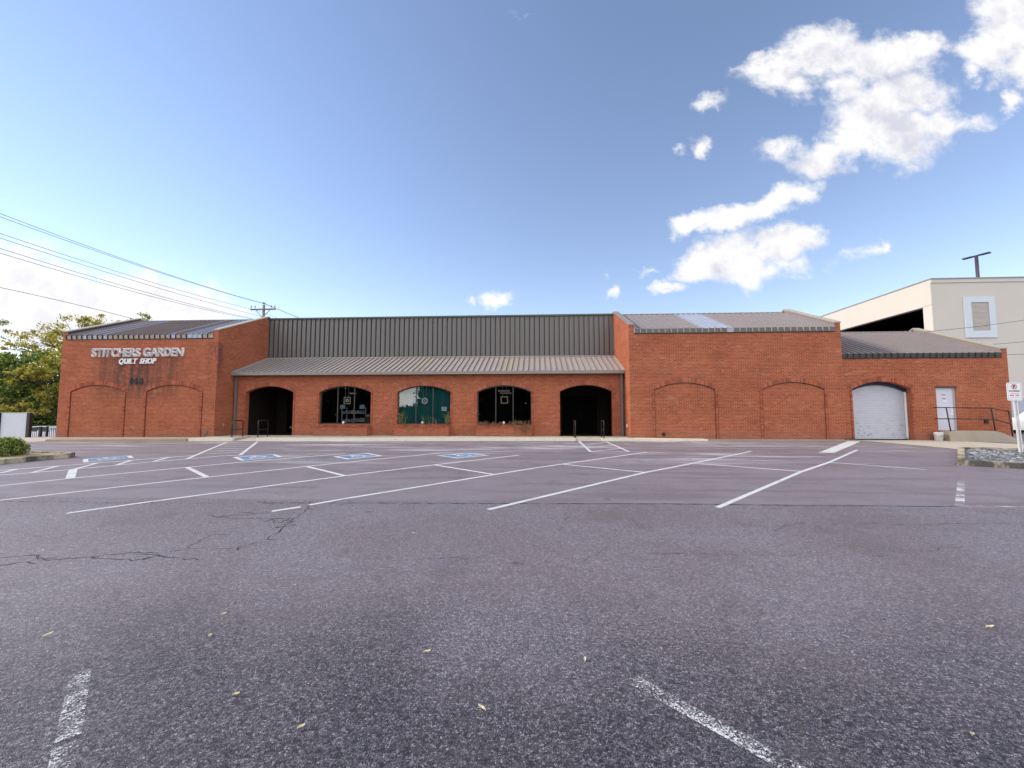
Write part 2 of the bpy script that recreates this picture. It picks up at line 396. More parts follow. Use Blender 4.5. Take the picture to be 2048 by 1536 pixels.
def white_kerb():
    m, nt, out = new_mat('white_kerb')
    p = pos(nt); n1 = noise(nt, p, 3.2, 6, .7); n2 = noise(nt, vscale(nt, p, (1, 1, 3)), 7., 4, .7)
    col = mix(nt, n1, (.58, .53, .42), (.74, .70, .58))
    col = mix(nt, smooth(nt, n2, .58, .7, 0, .75), col, (.30, .25, .19))
    bsdf(nt, out, col, .8, 0, .2, bump(nt, n2, .3, .01)); return m
M_wkerb = white_kerb()

def asphalt():
    m, nt, out = new_mat('asphalt')
    p = pos(nt); s = N(nt, 'ShaderNodeSeparateXYZ', {0: p}); y = s.outputs[1]; x = s.outputs[0]
    fine = noise(nt, p, 95., 3, .75)
    vo = N(nt, 'ShaderNodeTexVoronoi', {'Vector': p, 'Scale': 75.}, feature='F1')
    stones = N(nt, 'ShaderNodeSeparateColor', {0: vo.outputs['Color']}).outputs[0]
    med = noise(nt, p, 9., 6, .7); big = noise(nt, p, .38, 5, .6); mid = noise(nt, p, 1.6, 6, .65)
    near = smooth(nt, math_(nt, 'MULTIPLY_ADD', noise(nt, p, .8, 3), .25, y), 8.35, 8.15)
    # nearer paving: open graded, single stones with dark gaps between them
    edge = N(nt, 'ShaderNodeTexVoronoi', {'Vector': N(nt, 'ShaderNodeVectorMath', {0: p, 1: N(nt, 'ShaderNodeVectorMath', {0: N(nt, 'ShaderNodeTexNoise', {'Vector': p, 'Scale': 60.}).outputs['Color'], 'Scale': .012}, operation='SCALE').outputs[0]}, operation='ADD').outputs[0], 'Scale': 75.}, feature='DISTANCE_TO_EDGE').outputs['Distance']
    tint = mix(nt, big, (.84, .82, .98), (1.08, 1.02, 1.10))
    stone = ramp(nt, stones, [(0, (.05, .053, .065)), (.25, (.12, .118, .14)), (.6, (.24, .225, .255)), (.86, (.36, .335, .365)), (1, (.66, .63, .64))])
    gap = smooth(nt, math_(nt, 'MULTIPLY_ADD', fine, -.10, edge), .09, -.01)
    col = mix(nt, math_(nt, 'MULTIPLY', gap, .9), stone, (.022, .024, .034))
    pit = smooth(nt, noise(nt, p, 30., 3, .6), .45, .36)
    col = mix(nt, math_(nt, 'MULTIPLY', pit, .9), col, (.020, .023, .032))
    void = smooth(nt, noise(nt, vscale(nt, p, (1, 1.6, 1)), 17., 4, .62), .425, .36)   # open voids between the stones
    col = mix(nt, math_(nt, 'MULTIPLY', void, .85), col, (.018, .022, .028))
    col = mix(nt, 1., col, tint, 'MULTIPLY')
    fade = smooth(nt, math_(nt, 'MULTIPLY_ADD', noise(nt, p, .55, 4, .6), 3.2, y), 3.6, 6.6)   # paler towards the seam, darker towards the camera
    col = mix(nt, fade, mix(nt, 1., col, (.58, .63, .66), 'MULTIPLY'), mix(nt, .35, col, (.27, .255, .305)))
    # far, older half: smoother, purplish, with chalky streaks following the wheels
    rot = N(nt, 'ShaderNodeMapping', {'Vector': p, 'Rotation': (0, 0, R(-38)), 'Scale': (.22, 2.2, 1)}).outputs[0]
    stn = noise(nt, rot, 1.3, 7, .62)
    far = mix(nt, big, (.185, .165, .205), (.27, .245, .29))
    far = mix(nt, smooth(nt, stn, .36, .52, .5, 0), far, (.12, .105, .13))
    far = mix(nt, math_(nt, 'MULTIPLY', smooth(nt, mid, .4, .75), .4), far, (.15, .13, .15))
    rot2 = N(nt, 'ShaderNodeMapping', {'Vector': p, 'Rotation': (0, 0, R(-68)), 'Scale': (.13, 1.5, 1)}).outputs[0]
    rot3 = N(nt, 'ShaderNodeMapping', {'Vector': p, 'Rotation': (0, 0, R(4)), 'Scale': (.12, 1.6, 1)}).outputs[0]
    ck = math_(nt, 'MAXIMUM', smooth(nt, noise(nt, rot2, 1.2, 8, .66), .52, .66), math_(nt, 'MULTIPLY', smooth(nt, noise(nt, rot3, 1.5, 8, .68), .53, .68), smooth(nt, y, 14.5, 17.)))
    chalk = math_(nt, 'MULTIPLY', smooth(nt, y, 10.5, 16.), ck)
    chalk = math_(nt, 'MULTIPLY', chalk, smooth(nt, noise(nt, p, .16, 3), .34, .5))
    far = mix(nt, math_(nt, 'MULTIPLY', chalk, .95), far, (.56, .56, .64))
    far = mix(nt, math_(nt, 'MULTIPLY', gap, .3), far, (.05, .045, .06))
    far = mix(nt, math_(nt, 'MULTIPLY', smooth(nt, stones, .8, 1.), .3), far, (.40, .38, .43))
    col = mix(nt, near, far, col)
    blot = smooth(nt, noise(nt, p, .75, 6, .7), .52, .68)
    col = mix(nt, math_(nt, 'MULTIPLY', blot, .38), col, (.09, .085, .085))
    drip = smooth(nt, noise(nt, p, 2.6, 3, .6), .70, .76)
    col = mix(nt, math_(nt, 'MULTIPLY', drip, .55), col, (.035, .033, .033))
    col = mix(nt, 1., col, (.93, .895, .86), 'MULTIPLY')
    col = mix(nt, near, col, mix(nt, smooth(nt, noise(nt, p, .5, 4, .6), .40, .62), mix(nt, 1., col, (.94, .90, .87), 'MULTIPLY'), mix(nt, 1., col, (1.03, 1.03, 1.02), 'MULTIPLY')))
    h = math_(nt, 'SUBTRACT', math_(nt, 'MULTIPLY', smooth(nt, edge, .0, .25), 1.), math_(nt, 'MULTIPLY', pit, .8))
    h = math_(nt, 'MULTIPLY_ADD', med, .6, h)
    nrm = N(nt, 'ShaderNodeBump', {'Height': h, 'Strength': math_(nt, 'MULTIPLY_ADD', near, .22, .12), 'Distance': .006}).outputs[0]
    bsdf(nt, out, col, .62, 0, .5, nrm)
    return m
M_asphalt = asphalt()

def paint(name, worn, c=(.72, .74, .78)):
    m, nt, out = new_mat(name)
    p = pos(nt); n1 = noise(nt, p, 75., 3, .75); n2 = noise(nt, p, 3.5, 5, .65)
    k = math_(nt, 'MULTIPLY_ADD', n2, .45, math_(nt, 'MULTIPLY', n1, .55))
    al = math_(nt, 'MULTIPLY', smooth(nt, k, worn - .05, worn + .05), .92)
    col = mix(nt, n2, tuple(v*.82 for v in c), c)
    b = bsdf(nt, None, col, .7, 0, .3)
    t = N(nt, 'ShaderNodeBsdfTransparent')
    ms_ = N(nt, 'ShaderNodeMixShader', {0: al, 1: t.outputs[0], 2: b.outputs[0]})
    nt.links.new(ms_.outputs[0], out.inputs[0]); return m
M_paint = paint('line_paint', .395, (.66, .68, .71))
M_paint_worn = paint('line_paint_worn', .53)
M_paint_blue = paint('blue_paint', .42, (.13, .25, .47))

def glass():
    m, nt, out = new_mat('tinted_glass')
    t = N(nt, 'ShaderNodeBsdfTransparent', {'Color': (.78, .82, .84, 1)})
    g = N(nt, 'ShaderNodeBsdfGlossy', {'Color': (.95, .97, 1, 1), 'Roughness': .01})
    f = N(nt, 'ShaderNodeFresnel', {'IOR': 1.5}).outputs[0]
    k = math_(nt, 'MULTIPLY_ADD', f, 1., .13, clamp=True)
    ms_ = N(nt, 'ShaderNodeMixShader', {0: k, 1: t.outputs[0], 2: g.outputs[0]})
    nt.links.new(ms_.outputs[0], out.inputs[0]); return m
M_glass = glass()

def shutter_mat():
    m, nt, out = new_mat('shutter_metal')
    p = pos(nt); s = N(nt, 'ShaderNodeSeparateXYZ', {0: p}); z = s.outputs[2]
    n = noise(nt, vscale(nt, p, (1, 1, 2)), 3., 6, .65)
    col = mix(nt, n, (.36, .37, .43), (.52, .53, .59))
    d = math_(nt, 'MULTIPLY', smooth(nt, noise(nt, vscale(nt, p, (1, 1, 2.6)), 4.5, 2, .5), .63, .67), smooth(nt, z, 1.0, .35))
    col = mix(nt, math_(nt, 'MULTIPLY', d, .85), col, (.07, .13, .15))
    rust = math_(nt, 'MULTIPLY', smooth(nt, noise(nt, p, 2.3, 5, .7), .55, .75), smooth(nt, z, .9, .1))
    col = mix(nt, math_(nt, 'MULTIPLY', rust, .5), col, (.25, .20, .15))
    bsdf(nt, out, col, .45, .2, .4); return m
M_shutter = shutter_mat()

def gravel():
    m, nt, out = new_mat('gravel')
    p = pos(nt); vo = N(nt, 'ShaderNodeTexVoronoi', {'Vector': vscale(nt, p, (1, 1, 1)), 'Scale': 14.})
    c = N(nt, 'ShaderNodeSeparateColor', {0: vo.outputs['Color']}).outputs[0]
    col = ramp(nt, c, [(0, (.05, .055, .065)), (.5, (.16, .165, .185)), (1, (.36, .36, .40))])
    bsdf(nt, out, col, .9, 0, .2, bump(nt, vo.outputs['Distance'], 1., .05)); return m
M_gravel = gravel()

# ------------------------------------------------------------------ lot data (metres)
LINES=[
([(-15.064,10.564),(-14.758,10.971),(-14.023,11.739),(-13.514,12.288),(-12.917,13.051),(-12.354,13.655),(-11.789,14.205)],0.1),
([(-14.102,9.898),(-13.831,10.29),(-12.941,11.137),(-12.434,11.95),(-11.961,12.694),(-11.36,13.346),(-10.839,14.067),(-10.311,14.308)],0.1),
([(-14.207,10.566),(-14.516,11.147)],0.11),
([(-13.454,10.7),(-13.987,11.722)],0.11),
([(-12.906,11.272),(-13.412,12.312)],0.11),
([(-12.442,11.988),(-12.939,12.962)],0.11),
([(-11.963,12.663),(-12.329,13.656)],0.11),
([(-11.409,13.343),(-14.082,18.664)],0.11),
([(-10.311,14.308),(-12.701,18.717)],0.11),
([(-13.808,18.198),(-12.529,18.247)],0.08),
([(-13.424,17.52),(-12.225,17.646)],0.08),
([(-13.027,16.783),(-11.868,17.012)],0.08),
([(-12.59,16.043),(-11.483,16.288)],0.08),
([(-12.236,15.348),(-11.132,15.654)],0.08),
([(-11.892,14.573),(-10.805,15.039)],0.08),
([(-12.379,8.543),(-12.124,9.037),(-11.521,9.929),(-10.011,11.698),(-9.155,12.686),(-6.832,14.871)],0.1),
([(-10.575,7.317),(-10.37,7.748),(-8.699,9.742),(-6.627,12.031),(-5.78,12.94),(-3.49,15.123)],0.1),
([(-8.041,6.938),(-7.425,7.7),(-6.61,8.62),(-4.778,10.718),(-3.023,12.472),(-0.633,14.711)],0.1),
([(-4.601,7.243),(-4.264,7.559)],0.1),
([(-4.181,7.696),(-3.74,8.216),(-1.065,11.001),(0.006,12.114),(3.942,15.719)],0.1),
([(-0.866,7.549),(2.792,11.439),(4.635,13.126),(7.802,16.156)],0.1),
([(3.19,7.892),(6.954,11.785),(8.771,13.49),(11.915,16.734)],0.1),
([(-11.483,9.931),(-12.872,11.198)],0.17),
([(-9.982,11.699),(-8.278,10.31)],0.12),
([(-6.671,12.029),(-5.738,11.31),(-4.897,10.635)],0.11),
([(-3.023,12.472),(-1.134,10.997)],0.1),
([(0.689,12.792),(2.802,11.477)],0.1),
([(4.635,13.126),(6.968,11.809)],0.1),
([(8.771,13.49),(10.512,12.257)],0.09),
([(1.886,19.835),(1.932,15.72)],0.1),
([(3.077,19.318),(3.33,15.851)],0.1),
([(1.985,18.243),(3.122,19.19)],0.08),
([(1.97,17.039),(3.197,18.022)],0.08),
([(1.912,15.777),(3.335,16.96)],0.08),
([(1.938,15.692),(3.309,15.836)],0.08),
([(7.55,8.218),(9.884,10.667)],0.12),
([(7.557,8.226),(8.982,8.221)],0.07),
([(-3.265,2.988),(-2.697,2.421)],0.11),
([(-2.661,2.381),(-2.346,2.07)],0.11),
([(0.647,3.126),(1.026,2.752),(1.341,2.441),(1.501,2.284)],0.11),
]
BLOCK= [(9.936, 15.831), (10.513, 15.855), (14.431, 20.013), (13.941, 20.106)]
SYMS= [[(-13.982, 12.428), (-13.375, 13.49), (-14.01, 14.006), (-14.776, 13.126)], [(-9.344, 13.023), (-8.557, 13.942), (-9.199, 14.553), (-10.201, 13.797)], [(-6.078, 13.42), (-5.255, 14.334), (-6.075, 15.041), (-6.895, 14.088)], [(-2.6, 13.846), (-1.64, 14.617), (-2.526, 15.276), (-3.461, 14.474)]]
CRACKS=[
([(-3.601,7.893),(-2.097,7.95),(-0.476,8.013),(2.433,8.123),(3.688,8.131),(4.743,8.13),(5.972,8.156),(6.921,8.169),(7.471,8.197)],0.035),
([(-10.269,7.674),(-8.958,7.689),(-8.221,7.66),(-7.274,7.708),(-5.843,7.761)],0.02),
([(-5.173,7.776),(-4.728,7.836),(-4.248,7.842),(-3.601,7.893)],0.02),
([(-6.834,4.956),(-6.614,4.989),(-6.261,5.087),(-6.063,4.981),(-5.836,4.961),(-5.487,5.066),(-5.391,5.184),(-5.082,5.236),(-4.755,5.279),(-4.625,5.367)],0.02),
([(-6.507,4.725),(-6.328,4.78),(-6.119,4.867),(-6.072,4.989)],0.02),
([(-5.487,5.066),(-5.238,5.042),(-4.914,5.003),(-4.765,5.121),(-4.7,5.17),(-4.472,5.12),(-4.279,5.077),(-4.115,5.057)],0.022),
([(-4.624,5.313),(-4.575,5.443),(-4.106,5.438),(-3.958,5.476)],0.012),
([(-4.595,5.442),(-4.667,5.779),(-4.671,6.003),(-4.438,6.004)],0.014),
([(-3.88,5.388),(-3.905,5.479),(-3.832,5.648),(-3.761,5.826),(-3.805,6.206),(-3.902,6.635),(-4.083,7.46),(-4.168,7.697)],0.022),
([(-5.507,6.944),(-5.286,6.853),(-5.078,6.966),(-4.805,7.088),(-4.661,7.149)],0.02),
([(-5.251,6.808),(-4.688,6.808),(-4.302,6.799),(-4.042,6.87)],0.018),
([(-5.064,7.8),(-4.681,7.839),(-4.284,7.821)],0.025),
([(-6.824,5.469),(-6.771,5.668),(-6.775,5.892)],0.01),
([(-3.949,6.337),(-3.966,6.594),(-3.855,6.682)],0.03),
([(-4.266,6.744),(-4.021,6.591),(-4.051,6.87)],0.025),
([(0.462,7.577),(0.491,7.163),(0.378,6.689),(0.311,6.421)],0.012),
([(-1.581,5.192),(-1.07,5.265),(-0.722,5.321)],0.008),
([(3.445,6.562),(3.76,6.847),(4.171,7.016)],0.014),
([(4.509,6.929),(5.24,7.045),(5.619,6.987),(6.586,7.102),(7.778,7.203)],0.012),
([(1.4,5.547),(2.302,5.578),(3.084,5.569),(3.285,5.647)],0.009),
([(4.832,5.816),(5.348,5.989),(5.832,6.109)],0.008),
([(0.502,5.253),(0.637,5.389),(0.784,5.566),(0.908,5.753)],0.008),
]
LEAVES= [(-4.029, 3.4), (-2.522, 4.413), (-2.829, 3.805), (-2.685, 3.467), (-1.979, 2.81), (-1.399, 2.565), (-0.353, 2.776), (-0.85, 3.343), (2.574, 4.69), (0.344, 3.305), (2.486, 2.729), (3.805, 3.954), (-1.788, 6.165), (-6.315, 5.205)]
WIRES= [[3.849, -2.614, 12.35], [3.192, -2.485, 12.298], [3.687, -3.064, 11.703], [2.76, -1.918, 10.959], [4.037, -2.949, 10.578], [4.443, -3.554, 10.534], [-6.427, 6.396, 6.451]]

# ------------------------------------------------------------------ ground and lot
def gz(y):
    y = min(max(y, -45), 20.5)
    return -.10 - .0364*(19.2 - y)
def ground_h(x, y):
    z = gz(y)
    def ss(a, b, v):
        t = min(1, max(0, (v-a)/(b-a))); return t*t*(3-2*t)
    return z - 1.15*ss(25.6, 29, -x)*ss(20.5, 26, y)
b = MB()
xs = [-900, -300, -120, -60, -45, -36] + [-30 + .5*i for i in range(13)] + [-22, -16, -8, 0, 8, 16, 24, 40, 80, 200, 500, 900]
ys = [-600, -200, -45, -20, -8, 0, 6, 12, 16, 20.5] + [21 + .5*i for i in range(13)] + [30, 40, 80, 200, 600, 1500]
idx = {}
for j, y in enumerate(ys):
    for i, x in enumerate(xs):
        idx[i, j] = len(b.v); b.v.append((x, y, ground_h(x, y)))
for j in range(len(ys)-1):
    for i in range(len(xs)-1):
        b.f.append((idx[i,j], idx[i+1,j], idx[i+1,j+1], idx[i,j+1])); b.m.append(0)
ground = struct(b.build('ground', M_asphalt))

def ribbon(pl, w, lift, jit=0.):
    """flat strip laid on the lot along a polyline"""
    mb = MB(); P = [Vector((x, y)) for x, y in pl]; L = []; Rr = []
    for k, q in enumerate(P):
        d = (P[min(k+1, len(P)-1)] - P[max(k-1, 0)]).normalized(); n = Vector((-d.y, d.x))
        ww = w*(1 + (random.uniform(-jit, jit) if jit else 0))
        L.append(q + n*ww/2); Rr.append(q - n*ww/2)
    for k in range(len(P)-1):
        mb.face([(v.x, v.y, gz(v.y) + lift) for v in (Rr[k], Rr[k+1], L[k+1], L[k])])
    return mb
for i, (pl, w) in enumerate(LINES):
    worn = i >= len(LINES) - 5
    nm = 'hatch_line' if (2 <= i <= 6 or 9 <= i <= 14 or 31 <= i <= 34) else 'parking_line'
    ribbon(pl, w, .004 + .0004*(i % 5)).build(nm, M_paint_worn if worn else M_paint, ground)
mb = MB(); mb.face([(x, y, gz(y)+.0045) for x, y in BLOCK]); mb.build('painted_block', M_paint, ground)

def wobble(pl, amp, seg=.11):
    out = []
    for a, c in zip(pl, pl[1:]):
        a, c = Vector(a), Vector(c); n = max(1, int((c-a).length/seg))
        d = (c-a); pn = Vector((-d.y, d.x)).normalized() if d.length else Vector((0, 0))
        for k in range(n): out.append(tuple(a + d*k/n + pn*random.uniform(-amp, amp)))
    out.append(tuple(pl[-1])); return out
for pl, w in CRACKS:
    ribbon(wobble(pl, .03 if w != .035 else .008, .08), w*(.6 if w != .035 else .8), .003, .9).build('crack', M_crack, ground)
    if w >= .018 and w != .035:
        for k in range(2):
            q = random.choice(pl); a = random.uniform(0, 6.28); l = random.uniform(.15, .4)
            ribbon(wobble([q, (q[0]+l*math.cos(a), q[1]+.6*l*math.sin(a))], .03, .07), w*.6, .0032, .8).build('crack', M_crack, ground)

def bil(q, u, v):
    a, bq, c, d = [Vector(t) for t in q]
    e = a.lerp(bq, u).lerp(d.lerp(c, u), v); return e.x, e.y
for q in SYMS:
    def quad(u0, v0, u1, v1, lift, mb, m=0):
        mb.face([(*bil(q, *t), gz(bil(q, *t)[1]) + lift) for t in ((u0, v0), (u1, v0), (u1, v1), (u0, v1))], m)
    mb = MB(); quad(0, 0, 1, 1, .006, mb); base = mb.build('accessible_emblem', M_paint, ground)
    mb = MB(); quad(.1, .1, .9, .9, .009, mb); mb.build('blue_field', M_paint_blue, base)
    # wheelchair figure: head, body, leg and wheel
    mb = MB()
    def P_(u, v): x, y = bil(q, u, v); return (x, y, gz(y) + .012)
    def poly(pts): mb.face([P_(u, v) for u, v in pts])
    poly([(.44+.06*math.cos(t*.6283), .80+.06*math.sin(t*.6283)) for t in range(10)])
    poly([(.40, .72), (.49, .72), (.51, .50), (.42, .50)])
    poly([(.42, .55), (.66, .55), (.66, .47), (.42, .47)]); poly([(.45, .65), (.62, .65), (.62, .60), (.45, .60)])
    poly([(.59, .47), (.66, .47), (.76, .24), (.69, .24)]); poly([(.69, .28), (.82, .31), (.82, .24), (.69, .22)])
    for k in range(16):
        a0, a1 = 1.9 + k*.29, 1.9 + (k+1)*.29
        poly([(.46+.2*math.cos(a0), .38+.2*math.sin(a0)), (.46+.2*math.cos(a1), .38+.2*math.sin(a1)),
              (.46+.14*math.cos(a1), .38+.14*math.sin(a1)), (.46+.14*math.cos(a0), .38+.14*math.sin(a0))])
    mb.build('wheelchair_figure', M_paint, base)

# pavement with white kerb, curb ramps at the two porches
def yk(x): return 19.0 + (x + 16)*.040
b = MB(); bk = MB()
segs = [(-16.25, -14.15), (-13.05, 1.75), (2.95, 4.55)]
for a, c in segs:
    n = max(1, int((c-a)/1.5)); back = 21.85
    for k in range(n):
        x0, x1 = a + (c-a)*k/n, a + (c-a)*(k+1)/n
        b.hexa([(x0, yk(x0)+.16, -.3), (x1, yk(x1)+.16, -.3), (x1, back, -.3), (x0, back, -.3),
                (x0, yk(x0)+.16, .03), (x1, yk(x1)+.16, .03), (x1, back, .03), (x0, back, .03)])
        bk.hexa([(x0, yk(x0), -.3), (x1, yk(x1), -.3), (x1, yk(x1)+.16, -.3), (x0, yk(x0)+.16, -.3),
                (x0, yk(x0)+.02, .034), (x1, yk(x1)+.02, .034), (x1, yk(x1)+.16, .034), (x0, yk(x0)+.16, .034)])
for a, c in ((-14.15, -13.05), (1.75, 2.95)):
    b.hexa([(a, yk(a), -.3), (c, yk(c), -.3), (c, 21.85, -.3), (a, 21.85, -.3),
            (a, yk(a), gz(yk(a))+.012), (c, yk(c), gz(yk(c))+.012), (c, 20.6, .03), (a, 20.6, .03)])
    b.hexa([(a, 20.6, -.3), (c, 20.6, -.3), (c, 21.85, -.3), (a, 21.85, -.3), (a, 20.6, .03), (c, 20.6, .03), (c, 21.85, .03), (a, 21.85, .03)])
for a, c in ((4.55, 7.75),):
    bk.hexa([(a, yk(a), -.3), (c, yk(c), -.3), (c, 20.5, -.3), (a, 20.5, -.3), (a, yk(a), .034), (c, yk(c), .0), (c, 20.5, .0), (a, 20.5, .034)])
pav = struct(b.build('pavement', M_conc)); bk.build('kerb', M_wkerb, pav)
b = MB(); b.hexa([(-22.75, 18.5, -.4), (-16.3, 18.95, -.4), (-16.3, 20.5, -.4), (-24.6, 20.5, -.4),
                  (-22.75, 18.5, -.03), (-16.3, 18.95, -.0), (-16.3, 20.5, -.0), (-24.6, 20.5, -.03)])
b.box(7.76, 20.22, -.3, 14.5, 20.5, -.02)
struct(b.build('wall_kerb', M_conc_warm))
b = MB(); ap = [(14.45, 20.35), (15.0, 19.3), (15.65, 17.6), (15.75, 17.0), (18.2, 17.0), (22.5, 15.3), (23.5, 15.8), (20.2, 18.6), (18.95, 19.95), (18.2, 20.58), (14.45, 20.6)]
b.face([(x, y, gz(y) + .012) for x, y in ap]); struct(b.build('driveway', M_conc))
b = MB(); b.face([(x, y, ground_h(x, y) + .012) for x, y in [(-30, 14.6), (-23.3, 16.0), (-22.9, 18.6), (-24.7, 20.45), (-30, 20.45)]]); struct(b.build('concrete_pad', M_conc))

# ------------------------------------------------------------------ the brick store
store = thing('brick_building', (-5, 24.5, 0), 'long single storey red brick store with bronze metal roofs and arched windows', 'building')
def wall_open(mb, x0, x1, y, th, z0, z1, ops, reveal, n=18):
    """front wall in plane y with arched or flat openings ops = (xa, xb, sill, spring, crown)"""
    ops = sorted(ops); cur = x0
    def slab(a, c, za, zb): mb.face([(a, y, za), (c, y, za), (c, y, zb), (a, y, zb)])
    for xa, xb, sill, spr, cr in ops:
        slab(cur, xa, z0, z1)
        if sill > z0: slab(xa, xb, z0, sill)
        A = arch(xa, xb, spr, cr, n)
        for (ax, az), (cx, cz) in zip(A, A[1:]):
            mb.face([(ax, y, az), (cx, y, cz), (cx, y, z1), (ax, y, z1)])
            mb.face([(ax, y, az), (ax, y+reveal, az), (cx, y+reveal, cz), (cx, y, cz)])
        mb.face([(xa, y, sill), (xa, y+reveal, sill), (xa, y+reveal, spr), (xa, y, spr)])
        mb.face([(xb, y, spr), (xb, y+reveal, spr), (xb, y+reveal, sill), (xb, y, sill)])
        mb.face([(xa, y, sill), (xb, y, sill), (xb, y+reveal, sill), (xa, y+reveal, sill)])
        cur = xb
    slab(cur, x1, z0, z1)
    mb.face([(x0, y+th, z0), (x1, y+th, z0), (x1, y, z0), (x0, y, z0)])
    mb.face([(x0, y, z1), (x1, y, z1), (x1, y+th, z1), (x0, y+th, z1)])
def arch(xa, xb, spr, cr, n=18):
    h = (xb-xa)/2; r = cr - spr
    if r <= 1e-4: return [(xa, spr), (xb, spr)]
    Rr = (h*h + r*r)/(2*r); cx = (xa+xb)/2; cz = cr - Rr; a = math.asin(h/Rr)
    return [(cx + Rr*math.sin(-a + 2*a*k/n), cz + Rr*math.cos(-a + 2*a*k/n)) for k in range(n+1)]
def arch_ring(xa, xb, spr, cr, y, depth=.2, proud=.035, strips=None, blind=False):
    """soldier ring of single bricks plus the narrow brick strips under its feet"""
    mb = MB(); h = (xb-xa)/2; r = cr - spr; Rr = (h*h+r*r)/(2*r); cx = (xa+xb)/2; cz = cr - Rr; a = math.asin(h/Rr)
    n = int(2*a*Rr/.072)
    def pt(t, q): return (cx + q*math.sin(t), cz + q*math.cos(t))
    e = .009/Rr
    for k in range(n):
        t0, t1 = -a + 2*a*k/n + e, -a + 2*a*(k+1)/n - e
        pr = proud + random.uniform(-.004, .004)
        c4 = [pt(t0, Rr+.003), pt(t1, Rr+.003), pt(t1, Rr+depth), pt(t0, Rr+depth)]
        mb.hexa([(c4[0][0], y-pr, c4[0][1]), (c4[1][0], y-pr, c4[1][1]), (c4[1][0], y+.02, c4[1][1]), (c4[0][0], y+.02, c4[0][1]),
                 (c4[3][0], y-pr, c4[3][1]), (c4[2][0], y-pr, c4[2][1]), (c4[2][0], y+.02, c4[2][1]), (c4[3][0], y+.02, c4[3][1])], 0)
    # mortar bed behind the ring
    for k in range(n):
        t0, t1 = -a + 2*a*k/n, -a + 2*a*(k+1)/n
        c4 = [pt(t0, Rr+.006), pt(t1, Rr+.006), pt(t1, Rr+depth-.004), pt(t0, Rr+depth-.004)]
        mb.face([(x, y-proud+.012, z) for x, z in c4], 1)
    if strips is not None:
        z0, zr = strips
        for x0, x1 in ((xa-.095, xa-.003), (xb+.003, xb+.095)):
            zz = z0
            while zz < zr - .02:
                z2 = min(zz + .0617, zr); pr = proud + random.uniform(-.003, .003)
                mb.box(x0, y-pr, zz, x1, y+.02, z2, 0); zz += .0677
            mb.face([(x0+.004, y-proud+.01, z0), (x1-.004, y-proud+.01, z0), (x1-.004, y-proud+.01, zr), (x0+.004, y-proud+.01, zr)], 1)
            for xx in (x0+.004, x1-.004):
                mb.face([(xx, y-proud+.01, z0), (xx, y+.0, z0), (xx, y+.0, zr), (xx, y-proud+.01, zr)], 1)
        if blind:   # dark line round the infill and on the outer right edge of the strip
            for x0, x1 in ((xa-.004, xa+.022), (xb-.012, xb+.004), (xb+.093, xb+.12)):
                mb.face([(x0, y-.004, z0), (x1, y-.004, z0), (x1, y-.004, zr), (x0, y-.004, zr)], 2)
    if blind:
        for k in range(n):
            t0, t1 = -a + 2*a*k/n, -a + 2*a*(k+1)/n
            c4 = [pt(t0, Rr-.03), pt(t1, Rr-.03), pt(t1, Rr+.01), pt(t0, Rr+.01)]
            mb.face([(x, y-.005, z) for x, z in c4], 2)
    return mb.build('arch', [M_vous, M_mortar, M_dark_line], store)

SPR, CRO = 2.30, 2.63
def wing_front(x0, x1, y, z1, centres, half, mat, spr=SPR, cr=CRO):
    mb = MB(); ops = [(c-half, c+half, -.4, spr, cr) for c in centres]
    wall_open(mb, x0, x1, y, .3, -.4, z1, ops, .012)
    for c in centres:   # bricked-up infill set back in the arch
        mb.face([(c-half-.02, y+.012, -.4), (c+half+.02, y+.012, -.4), (c+half+.02, y+.012, cr+.02), (c-half-.02, y+.012, cr+.02)])
    o = mb.build('wall', mat, store, fix=False)
    for c in centres: arch_ring(c-half, c+half, spr, cr, y, .2, .035, (-.05, spr-.02), True)
    return o

YF, YR, YB = 20.5, 24.45, 28.4     # front plane, ridge, back of the wings
def gable_wall(x0, x1, yf, zf, yr, zr, yb, mat):
    mb = MB(); mb.prism_x([(yf, -.4), (yf, zf), (yr, zr), (yb, zf), (yb, -.4)], x0, x1)
    mb.build('wall', mat, store)
def coping(x0, x1, yf, zf, yr, zr, yb, mat, t=.055, over=.03):
    mb = MB(); s = (zr-zf)/(yr-yf)
    prof = [(yf-over, zf-s*over), (yf-over, zf-s*over+t), (yr-.12, zr-s*.12+t), (yr, zr+t), (yr+.12, zr-s*.12+t), (yb, zf+t), (yb, zf), (yr, zr+.001)]
    mb.prism_x(prof, x0-over, x1+over); mb.build('coping', mat, store)
def flashing(x, side, yf, zf, yr, zr, yb, zroof_f, zroof_r, mat):
    """metal facing on the inner side of a parapet"""
    mb = MB(); d = .012*side
    mb.prism_x([(yf+.02, zroof_f), (yf+.02, zf-.004), (yr, zr-.004), (yr, zroof_r)], min(x, x+d), max(x, x+d)); mb.build('flashing', mat, store)
